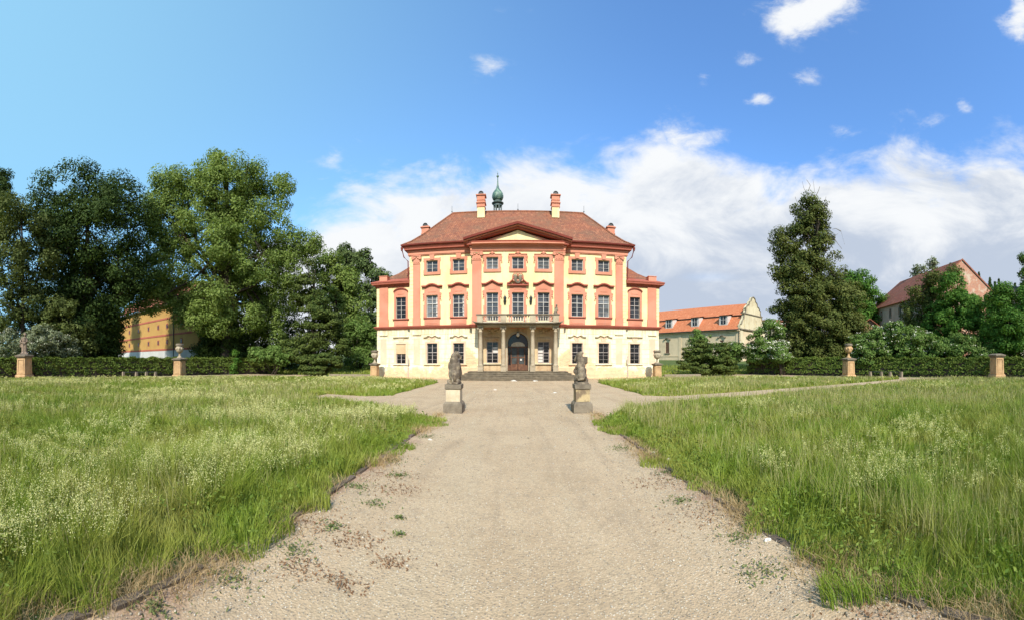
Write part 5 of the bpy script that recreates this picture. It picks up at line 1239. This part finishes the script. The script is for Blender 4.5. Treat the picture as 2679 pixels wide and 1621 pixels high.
r = 47
tree('chestnut_tree', 'huge dark green rounded tree left of the lighter plane tree', 'tree', -1.13, 47, lob(47, (-1185, 420, 95, 90), (-1080, 415, 95, 85), (-1130, 330, 140, 110), (-1010, 350, 60, 100), (-1030, 240, 60, 90, 2), (-1200, 260, 90, 120), (-1130, 120, 110, 110, 3), (-1015, 175, 38, 42, -1), (-985, 215, 40, 40, -1), (-1065, 100, 40, 90, 3), (-1210, 130, 100, 100, 3), (-1090, 180, 120, 110), (-1030, 190, 40, 50, 2), (-1150, 90, 120, 80), (-1255, 400, 35, 60), (-1080, 60, 60, 70, 1)), 120000, 1.4, .235, L_DARK, .6, 26, seed=3, sink=.55)
tree('ash_tree', 'lighter olive feathery tree at the left edge in front of the huge dark tree', 'tree', -1.30, 43.5, lob(43.5, (-1345, 380, 60, 60), (-1300, 330, 65, 60), (-1340, 240, 70, 60), (-1255, 240, 55, 45), (-1290, 150, 70, 45), (-1350, 120, 50, 60), (-1235, 330, 35, 50)), 24000, 1.1, .24, L_OLIVE, .3, 22, seed=5, sink=.4)
tree('young_tree', 'low olive green young tree before the dark trunks, above the white blossoming bush', 'tree', -1.175, 42.5, lob(42.5, (-1200, 130, 55, 30), (-1165, 75, 60, 25), (-1240, 90, 50, 30), (-1150, 30, 50, 20)), 10000, .8, .22, L_OLIVE, .14, 12, seed=6)
tree('far_tree', 'dark pointed tree top at the extreme left edge of the picture', 'tree', -1.365, 62, lob(62, (-1352, 440, 28, 55), (-1375, 380, 40, 60), (-1350, 470, 12, 25)), 9000, 1.2, .3, L_DARK, .4, 8, seed=8)
tree('plane_tree', 'giant light green plane tree with broad ragged crown behind the left hedge', 'tree', -.765, 50, lob(50, (-795, 490, 50, 45), (-850, 465, 55, 50), (-915, 450, 50, 50), (-940, 400, 40, 60), (-700, 480, 50, 38), (-760, 440, 90, 80), (-700, 470, 40, 45), (-635, 440, 42, 55), (-910, 350, 65, 80), (-950, 390, 35, 50), (-945, 300, 40, 60), (-820, 360, 100, 90), (-720, 350, 90, 80), (-640, 330, 55, 60), (-590, 290, 50, 50), (-550, 300, 30, 40), (-890, 240, 90, 60), (-940, 190, 60, 38), (-620, 200, 70, 70), (-580, 170, 45, 55), (-660, 100, 60, 50), (-960, 165, 45, 34), (-730, 190, 55, 45, 2), (-690, 150, 50, 45, 3), (-650, 150, 50, 40, 2), (-895, 158, 45, 34), (-940, 140, 30, 18, -1), (-875, 118, 26, 34, -1), (-860, 150, 40, 35), (-740, 230, 90, 50, 3), (-800, 170, 60, 50, -3), (-635, 60, 35, 35), (-788, 530, 18, 18), (-830, 120, 50, 45, -2), (-790, 100, 50, 40, -2), (-720, 110, 60, 45, -2), (-770, 300, 70, 60, -4), (-690, 250, 60, 60, -4), (-620, 250, 50, 60)), 165000, 1.15, .225, L_PLANE, .75, 40, seed=9, sink=.5)
yx = [(-545, 235, 24, 40), (-555, 180, 38, 45), (-530, 130, 50, 45), (-500, 90, 55, 45), (-540, 60, 60, 45), (-560, 20, 65, 35), (-480, 40, 45, 40)]
tree('yew_tree', 'dark brownish green conical yew between the plane tree and the manor', 'tree', -.53, 47, lob(47, *yx), 30000, .9, .2, L_YEW, .3, 14, seed=10, flat=.45)
tree('maple_tree', 'light green tree standing behind the dark yew, left of the manor', 'tree', -.47, 58, lob(58, (-505, 245, 35, 35), (-455, 190, 40, 45), (-470, 240, 20, 25), (-430, 130, 35, 50), (-490, 160, 50, 50), (-420, 60, 40, 40)), 20000, 1.2, .3, L_PLANE, .3, 14, seed=12)
tree('pine_tree', 'tall pine with tufted crown nearest the left wing of the manor', 'tree', -.385, 66, lob(66, (-395, 255, 26, 32), (-370, 215, 32, 30), (-392, 170, 24, 30), (-355, 160, 26, 25), (-380, 110, 30, 40), (-350, 70, 40, 50)), 14000, 1.0, .3, L_PINE, .35, 14, seed=13, flat=.8, aspect=3, group=None)
tree('pine_tree', 'tall pine with tufted crown standing left of the other pine', 'tree', -.44, 68, lob(68, (-450, 270, 28, 30), (-425, 250, 24, 35), (-458, 235, 20, 22), (-435, 190, 32, 40), (-450, 120, 30, 50), (-430, 60, 40, 50)), 14000, 1.0, .3, L_PINE, .35, 14, seed=14, flat=.8, aspect=3)
for i, (az, r_, L_, n_, m_, lab) in enumerate([
    (-.62, 56, ((-640, 70, 60, 60), (-590, 70, 50, 70), (-620, 10, 70, 40), (-560, 20, 60, 50)), 14000, L_DARK, 'dark shaded bush under the right side of the plane tree'),
    (-.72, 56, ((-760, 60, 80, 70), (-700, 60, 60, 65), (-730, 0, 90, 30)), 15000, L_DARK, 'dark shaded bush right behind the trunk of the plane tree'),
    (-.80, 51.5, ((-825, 10, 30, 40), (-795, 40, 42, 60), (-760, 20, 50, 60), (-720, 40, 40, 60)), 20000, L_DARK, 'dark bush between the yellow building and the plane trunk'),
    (-1.05, 50, ((-1085, 50, 50, 70), (-1060, 70, 30, 70), (-1120, 40, 70, 60)), 16000, L_DARK, 'black green thicket left of the yellow building'),
    (-1.22, 48, ((-1220, 60, 90, 80), (-1320, 60, 70, 80)), 16000, L_DARK, 'dark thicket behind the white blossoming bush'),
    (.80, 54, ((720, 40, 60, 50), (800, 60, 70, 80), (860, 40, 50, 50), (780, 0, 110, 40)), 18000, L_YEW, 'dark bush mass behind the foot of the conical tree'),
    (-.42, 55, ((-420, 60, 40, 60), (-380, 40, 40, 50), (-400, 0, 60, 30)), 12000, L_SHRUB, 'green bush immediately left of the manor, behind its urn'),
    (-.64, 46, ((-680, 10, 28, 22), (-640, 15, 30, 22), (-610, 5, 30, 20)), 9000, L_SHRUB, 'low light green bush at the right end of the left hedge'),
    (-.745, 47, ((-742, -8, 9, 44),), 1800, L_FRESH, 'slim young green cypress before the dark bushes')]):
    shrub('shrub', lab, 'shrub', az, r_, lob(r_, *L_), n_, .8 if r_ > 47 else .5, .22, m_, seed=20+i)
shrub('spreading_yew', 'low spreading dark juniper bush on the grass left of the manor', 'bush', -.517, 41.5, lob(41.5, (-545, -5, 30, 18), (-510, 0, 40, 16), (-490, -12, 30, 16), (-530, -28, 45, 14), (-560, 0, 14, 8), (-478, 0, 14, 8)), 13000, .5, .17, L_YEW, seed=31, flat=.35)
shrub('blossoming_bush', 'grey green bush full of pale blossom behind the left hedge, by the hatted statue', 'bush', -1.24, 41, lob(41, (-1240, 60, 50, 30), (-1200, 40, 50, 32), (-1270, 35, 55, 40), (-1330, 40, 50, 40), (-1180, 15, 40, 20)), 16000, .55, .18, L_GREY, seed=32, flowers=300, fsize=.14, fl_up=1.6)
shrub('spreading_yew', 'broad dark yew bush on the grass right of the manor before the outbuilding', 'bush', .5, 42.5, lob(42.5, (470, 20, 35, 28), (520, 15, 40, 30), (450, -5, 30, 22), (545, -15, 30, 25), (495, -20, 55, 22), (455, 10, 20, 18), (490, 40, 28, 16)), 22000, .55, .18, L_YEW, seed=33, flat=.4)
shrub('elder_bush', 'green leafy elder with few white flowers rising behind the broad yew', 'bush', .50, 47, lob(47, (468, 60, 14, 26), (475, 35, 28, 26), (495, 45, 18, 20), (570, 15, 28, 30), (545, 25, 22, 22)), 9000, .6, .2, L_SHRUB, seed=34, flowers=60, fsize=.2, fl_up=2)
BT = tree('pyramidal_tree', 'tall ragged bronze green conical tree with bare dead branches at its top', 'tree', .785, 49.5, lob(49.5, (700, 240, 40, 50), (840, 180, 50, 50), (745, 150, 90, 60), (895, 20, 40, 50), (738, 398, 26, 22), (792, 392, 28, 26), (765, 372, 46, 24), (765, 415, 20, 18), (755, 345, 40, 25), (790, 355, 28, 30), (700, 300, 40, 35), (760, 300, 50, 50), (800, 290, 42, 45), (760, 230, 70, 50), (830, 220, 50, 45), (715, 200, 38, 40), (800, 160, 85, 60), (865, 150, 45, 55), (720, 120, 50, 45), (805, 90, 95, 60), (870, 70, 55, 60), (740, 50, 65, 50), (800, 20, 105, 50), (870, 60, 50, 60), (690, 0, 70, 40), (860, 0, 60, 50)), 120000, 1.0, .22, L_BROWN, .5, 34, top=EYE+.36*49.5, seed=15, sink=.55, flat=.65)
bx_, by_ = at(.785, 49.5); mb = MB()
def br(*p): return [(at(a/1000, 49.5)[0], at(a/1000, 49.5)[1], EYE+v/1000*49.5) for a, v in p]
for b_ in (((770, 330), (768, 400), (776, 440), (772, 470)), ((772, 380), (762, 420), (748, 448), (744, 465)), ((776, 420), (786, 440), (790, 452)), ((768, 340), (740, 385), (725, 425)), ((775, 330), (800, 390), (806, 425)), ((760, 440), (765, 455), (755, 470)), ((780, 270), (720, 335), (700, 325), (690, 345)), ((700, 325), (708, 335), (712, 350)), ((790, 250), (825, 320), (845, 335), (855, 300)), ((825, 320), (835, 305), (848, 288)), ((845, 335), (832, 342), (822, 340)), ((790, 240), (820, 285), (838, 270))):
    mb.tube(br(*b_), [.06, .035, .022, .012][:len(b_)] if len(b_) < 5 else .04, 5)
obj('dead_branches', mb, STD, BT)
tree('walnut_tree', 'bright green round tree between the conical tree and the barn', 'tree', .905, 66, lob(66, (880, 190, 45, 38), (910, 200, 35, 32), (925, 150, 45, 40), (880, 120, 50, 50), (920, 90, 50, 50)), 24000, 1.2, .3, L_FRESH, .35, 14, seed=16)
fl = [('elder_bush', 'white flowering elder at the left foot of the conical tree', .645, 46, ((640, 55, 35, 30), (670, 80, 30, 25), (655, 20, 45, 28), (620, 20, 22, 28)), 15000, 150, 41),
      ('elder_bush', 'small round elder covered with white flowers before the conical tree', .69, 44, ((690, 25, 22, 22), (690, 10, 24, 16)), 6500, 170, 42),
      ('elder_bush', 'white flowering elder right behind the right urn pedestal', .93, 43, ((900, 40, 35, 35), (945, 50, 40, 38), (925, 10, 55, 25)), 19000, 230, 43),
      ('elder_bush', 'large elder with flat white flower heads before the barn wall', 1.03, 43, ((1000, 65, 45, 35), (1050, 45, 45, 35), (1080, 10, 50, 28), (1000, 15, 60, 30)), 22000, 230, 44),
      ('elder_bush', 'wild rose and elder bush with thin white blossom below the barn gable', 1.15, 43.5, ((1120, 30, 50, 40), (1170, 25, 55, 42), (1220, 5, 45, 30)), 19000, 90, 45)]
for nm, lab, az, r_, L_, n_, fq, sd in fl:
    shrub(nm, lab, 'bush', az, r_, lob(r_, *L_), n_, .6, .19, L_SHRUB, seed=sd, flowers=fq, fsize=.17, fl_up=1.4, group=None)
tree('maple_tree', 'fresh green bushy tree directly before the barn gable', 'tree', 1.15, 47, lob(47, (1130, 190, 45, 40), (1168, 150, 40, 38), (1150, 130, 60, 45), (1200, 120, 40, 45), (1110, 100, 50, 45), (1170, 70, 70, 45), (1085, 60, 35, 40)), 32000, .9, .22, L_FRESH, .3, 18, seed=17)
tree('copper_tree', 'sparse bronze tinged tree before the barn roof', 'tree', 1.075, 50, lob(50, (1090, 205, 40, 28), (1050, 165, 45, 32), (1030, 120, 40, 35), (1090, 140, 45, 40), (1070, 90, 60, 35), (1135, 225, 22, 22)), 14000, .8, .22, L_BROWN, .22, 20, seed=18)
tree('maple_tree', 'dark fresh green tree at the right edge beside the bare pillar', 'tree', 1.29, 45, lob(45, (1260, 160, 45, 35), (1310, 145, 45, 40), (1240, 100, 45, 45), (1290, 90, 70, 50), (1345, 80, 40, 60), (1260, 40, 60, 40), (1330, 30, 50, 40)), 34000, .9, .22, L_FRESH, .3, 16, seed=19)
tree('maple_tree', 'tree top leaning in at the right edge above the stone house', 'tree', 1.345, 60, lob(60, (1330, 240, 22, 30), (1345, 200, 30, 30), (1350, 260, 18, 25)), 6000, .9, .28, L_SHRUB, .25, 10, seed=21)
tree('sapling', 'wispy sapling sticking up behind the barn ridge', 'tree', 1.088, 68, lob(68, (1080, 255, 14, 14), (1050, 232, 22, 14), (1090, 240, 14, 14), (1045, 215, 16, 14)), 1500, .6, .3, L_GREY, .12, 12, seed=22)
# far wooded hill at the right
x, y = at(1.27, 190); mb = MB()
bm = bmesh.new(); bmesh.ops.create_uvsphere(bm, u_segments=24, v_segments=12, radius=1); me = bpy.data.meshes.new('hill')
for v in bm.verts: v.co = Vector((v.co.x*60, v.co.y*60, v.co.z*30))
bm.to_mesh(me); bm.free(); me.materials.append(GND); setp(obj('hill', me, GND, loc=(x, y, -2)), kind='structure')
rr = random.Random(5)
for i in range(13):
    a = 1.185+i*.0125+rr.uniform(-.004, .004); R = 150+rr.uniform(-6, 8); x, y = at(a, R); zb = 17; hh = 15+rr.uniform(-3, 4)
    e = empty('spruce_tree', 'dark distant conifer in the row on the far hill at the right', 'tree', (x, y, zb), group='conifers on the far hill')
    mb = MB(); mb.tube([(0, 0, -6), (0, 0, hh*.95)], [.35, .05], 6); obj('trunk', mb, BRK_BARK, e, local=True)
    n = 1400; t = rng.uniform(0, 1, n); ang = rng.uniform(0, 2*PI, n); lay = (np.sin(t*40)*.25+1); rad = (1-t)*3.0*lay*rng.uniform(.3, 1, n)**.5+.1
    P = np.column_stack([rad*np.cos(ang), rad*np.sin(ang), t*hh-.25*rad+.5]); V, I = leaves(P, unit(np.column_stack([np.cos(ang), np.sin(ang), np.full(n, .8)])+rng.normal(size=(n, 3))*.3), .8, 1.6)
    obj('crown', np_mesh('crown', V, 4, I, rng.uniform(0, .4, n), L_PINE), L_PINE, e, local=True)
# short grass behind the low walls and hedges
def back_grass():
    n = 60000; a = rng.uniform(-1.5, 1.5, n); r = rng.uniform(38.5, 62, n); x, y = r*np.sin(a), r*np.cos(a)
    k = ((np.abs(x) > 14.6) & (y > 38.6)) & ~((np.abs(x) > 14) & (np.abs(x) < 26) & (y < 38.8)); x, y, r = x[k], y[k], r[k]
    me = blades('rear_grass', x, y, r, rng.uniform(.15, .42, len(x)), .09*rng.uniform(.6, 1.3, len(x)), GRS, lean=.6)
    co = np.empty(len(me.vertices)*3, np.float32); me.vertices.foreach_get('co', co); co = co.reshape(-1, 3); co[:, 2] += ground_h(co[:, 0], co[:, 1]); me.vertices.foreach_set('co', co.ravel()); me.update()
    setp(obj('rear_grass', me, GRS), 'grass sloping up behind the low walls beside the manor', 'grass', kind='stuff')
back_grass()

# ------------------------------------------------------------------ sky
def world():
    w = bpy.data.worlds.new('World'); scene.world = w; w.use_nodes = True; nt = w.node_tree; g = G(nt)
    bg = nt.nodes['Background']
    sky = g.n('ShaderNodeTexSky', sky_type='NISHITA', sun_disc=False); sky.sun_elevation = math.radians(41); sky.sun_rotation = math.radians(173)
    sky.air_density = 1.0; sky.dust_density = .6; sky.ozone_density = 2.0; sky.altitude = 200
    d = sep(g, g.n('ShaderNodeTexCoord').outputs['Generated'])
    az = g.m('ARCTAN2', d[0], d[1]); hyp = g.m('SQRT', g.m('ADD', g.m('MULTIPLY', d[0], d[0]), g.m('MULTIPLY', d[1], d[1])))
    v = g.m('DIVIDE', d[2], g.m('MAXIMUM', hyp, .05))
    P = g.vec(az, g.m('MULTIPLY', v, 1.7), 0.)
    Pw = g.vec(g.m('ADD', g.m('MULTIPLY', az, 1.), g.m('MULTIPLY', v, .8)), g.m('MULTIPLY', v, 3.2), 1.7)
    n1 = g.noise(P, 3.6, 10, .6, .4); n2 = g.noise(Pw, 2.6, 8, .62, .8); n3 = g.noise(P, 9, 8, .6, .2)
    ramp = g.n('ShaderNodeValToRGB'); cr = ramp.color_ramp; cr.interpolation = 'B_SPLINE'
    stops = [(-1.6, .02), (-.85, .10), (-.66, .36), (-.56, .45), (-.42, .50), (-.28, .51), (-.15, .53), (-.02, .56), (.15, .57), (.27, .57), (.38, .62), (.50, .58), (.66, .55), (.80, .55), (.95, .57), (1.1, .60), (1.3, .58), (1.55, .5)]
    cr.elements[0].position = (stops[0][0]+1.6)/3.2; cr.elements[0].color = (stops[0][1],)*3+(1,)
    cr.elements[1].position = (stops[-1][0]+1.6)/3.2; cr.elements[1].color = (stops[-1][1],)*3+(1,)
    for a, t in stops[1:-1]:
        e = cr.elements.new((a+1.6)/3.2); e.color = (t, t, t, 1)
    g.put(ramp.inputs[0], g.m('DIVIDE', g.m('ADD', az, 1.6), 3.2))
    top = sep(g, ramp.outputs[0])[0]
    bank = g.m('ADD', g.m('MULTIPLY', g.m('SUBTRACT', top, v), 5.5), g.m('ADD', g.m('MULTIPLY', g.m('SUBTRACT', n1, .5), 3.0), g.m('MULTIPLY', g.m('SUBTRACT', n3, .5), .9)))
    # thinner, streaky cloud towards the left; solid bank on the right
    thin = g.step(az, .1, -.3)
    bank = g.m('ADD', g.m('MINIMUM', bank, .95), g.m('MULTIPLY', g.step(g.m('SUBTRACT', top, v), .03, .2), .28))
    bank = g.m('SUBTRACT', bank, g.m('MULTIPLY', thin, g.m('MULTIPLY', g.step(n2, .6, .42), .22)))
    # blue window low beside the manor
    hx = g.m('DIVIDE', g.m('SUBTRACT', az, .5), .16); hy = g.m('DIVIDE', g.m('SUBTRACT', v, .215), .03)
    hole_ = g.m('EXPONENT', g.m('MULTIPLY', g.m('ADD', g.m('MULTIPLY', hx, hx), g.m('MULTIPLY', hy, hy)), -1.))
    bank = g.m('SUBTRACT', bank, g.m('MULTIPLY', hole_, .5))
    dens = g.step(bank, -.1, .9)
    puffs = [(.755, .90, .11, .055, 1.1), (.705, .87, .04, .05, .35), (.825, .935, .09, .03, .7), (.63, .675, .04, .022, .85), (.755, .745, .05, .03, .6), (-.075, .765, .075, .04, .55), (1.31, .87, .05, .05, .8), (1.32, .93, .03, .05, .7), (.46, .575, .09, .035, .8), (.37, .54, .06, .03, .5), (.595, .79, .04, .02, .6), (1.165, .66, .03, .02, .6), (.855, .59, .05, .02, .5), (1.07, .62, .06, .03, .5), (-.03, .9, .08, .02, .25), (.48, .735, .03, .02, .45), (.40, .62, .04, .04, .4)]
    ssum = None; warp = g.m('MULTIPLY', g.m('SUBTRACT', n3, .5), .07); w2 = g.m('MULTIPLY', g.m('SUBTRACT', n1, .5), .10)
    for a, q, ra, rv, amp in puffs:
        dx = g.m('DIVIDE', g.m('ADD', g.m('SUBTRACT', az, a), warp), ra); dy = g.m('DIVIDE', g.m('ADD', g.m('SUBTRACT', v, q), w2), rv)
        ex = g.m('MULTIPLY', g.m('EXPONENT', g.m('MULTIPLY', g.m('ADD', g.m('MULTIPLY', dx, dx), g.m('MULTIPLY', dy, dy)), -1.)), amp)
        ssum = ex if ssum is None else g.m('ADD', ssum, ex)
    pf = g.m('MULTIPLY', g.step(g.m('ADD', ssum, g.m('MULTIPLY', g.m('SUBTRACT', g.noise(P, 14, 9, .65, .3), .5), 1.5)), .22, 1.15), g.m('MINIMUM', g.m('MULTIPLY', ssum, 2.2), 1.))
    behind = g.m('MULTIPLY', g.step(n1, .5, .68), g.step(g.m('ABSOLUTE', az), 1.5, 1.9))
    dens = g.m('MINIMUM', g.m('ADD', g.m('MAXIMUM', dens, pf), behind), 1.)
    # light and shade of the cloud bank
    sh = g.m('ADD', g.m('MULTIPLY', g.m('SUBTRACT', top, v), 3.4), g.m('MULTIPLY', g.m('SUBTRACT', g.noise(P, 2.8, 8, .6, .5), .5), 3.6))
    sh = g.m('MULTIPLY', g.step(sh, .25, 1.25), g.step(az, -.5, .35, .4, 1.))
    sh = g.m('MULTIPLY', sh, g.step(v, .03, .14))
    cloud = g.mix(sh, (8.6, 8.8, 9.0), (4.9, 5.6, 6.8))
    sc = g.mix(1., sky.outputs[0], (1.6, 2.25, 2.8), 'MULTIPLY')
    # the sky is paler and more turquoise on the left, deeper on the right
    left = g.step(az, .55, -1.5)
    sc = g.mix(g.m('MULTIPLY', left, .7), sc, (3.6, 7.2, 9.2))
    nt.links.new(g.mix(dens, sc, cloud), bg.inputs[0]); bg.inputs[1].default_value = .092
# ------------------------------------------------------------------ camera, light
cam = bpy.data.cameras.new('camera'); camo = bpy.data.objects.new('camera', cam); COL.objects.link(camo)
cam.type = 'PANO'; cam.panorama_type = 'CENTRAL_CYLINDRICAL'
cam.central_cylindrical_range_u_min = -1.355; cam.central_cylindrical_range_u_max = 1.324
cam.central_cylindrical_range_v_min = -.681; cam.central_cylindrical_range_v_max = .940
cam.central_cylindrical_radius = 1.0
cam.clip_start = .05; cam.clip_end = 3000
camo.location = (0, 0, EYE); camo.rotation_euler = (PI/2, 0, 0); scene.camera = camo
S = Vector((.04, -1, math.tan(math.radians(41)))).normalized()
sun = bpy.data.lights.new('sun', 'SUN'); sun.energy = 5.0; sun.angle = math.radians(.5); sun.color = (1, .95, .86)
suno = bpy.data.objects.new('sun', sun); COL.objects.link(suno); suno.rotation_euler = (-S).to_track_quat('-Z', 'Y').to_euler(); suno.location = (0, -20, 40)
scene.view_settings.view_transform = 'Standard'; scene.view_settings.look = 'None'; scene.view_settings.exposure = .26; scene.view_settings.gamma = 1
scene.render.engine = 'CYCLES'
cy = scene.cycles
cy.max_bounces = 6; cy.diffuse_bounces = 3; cy.glossy_bounces = 2; cy.transmission_bounces = 3; cy.transparent_max_bounces = 4
cy.caustics_reflective = False; cy.caustics_refractive = False; cy.sample_clamp_indirect = 6
cy.use_adaptive_sampling = True; cy.adaptive_threshold = .02
world()
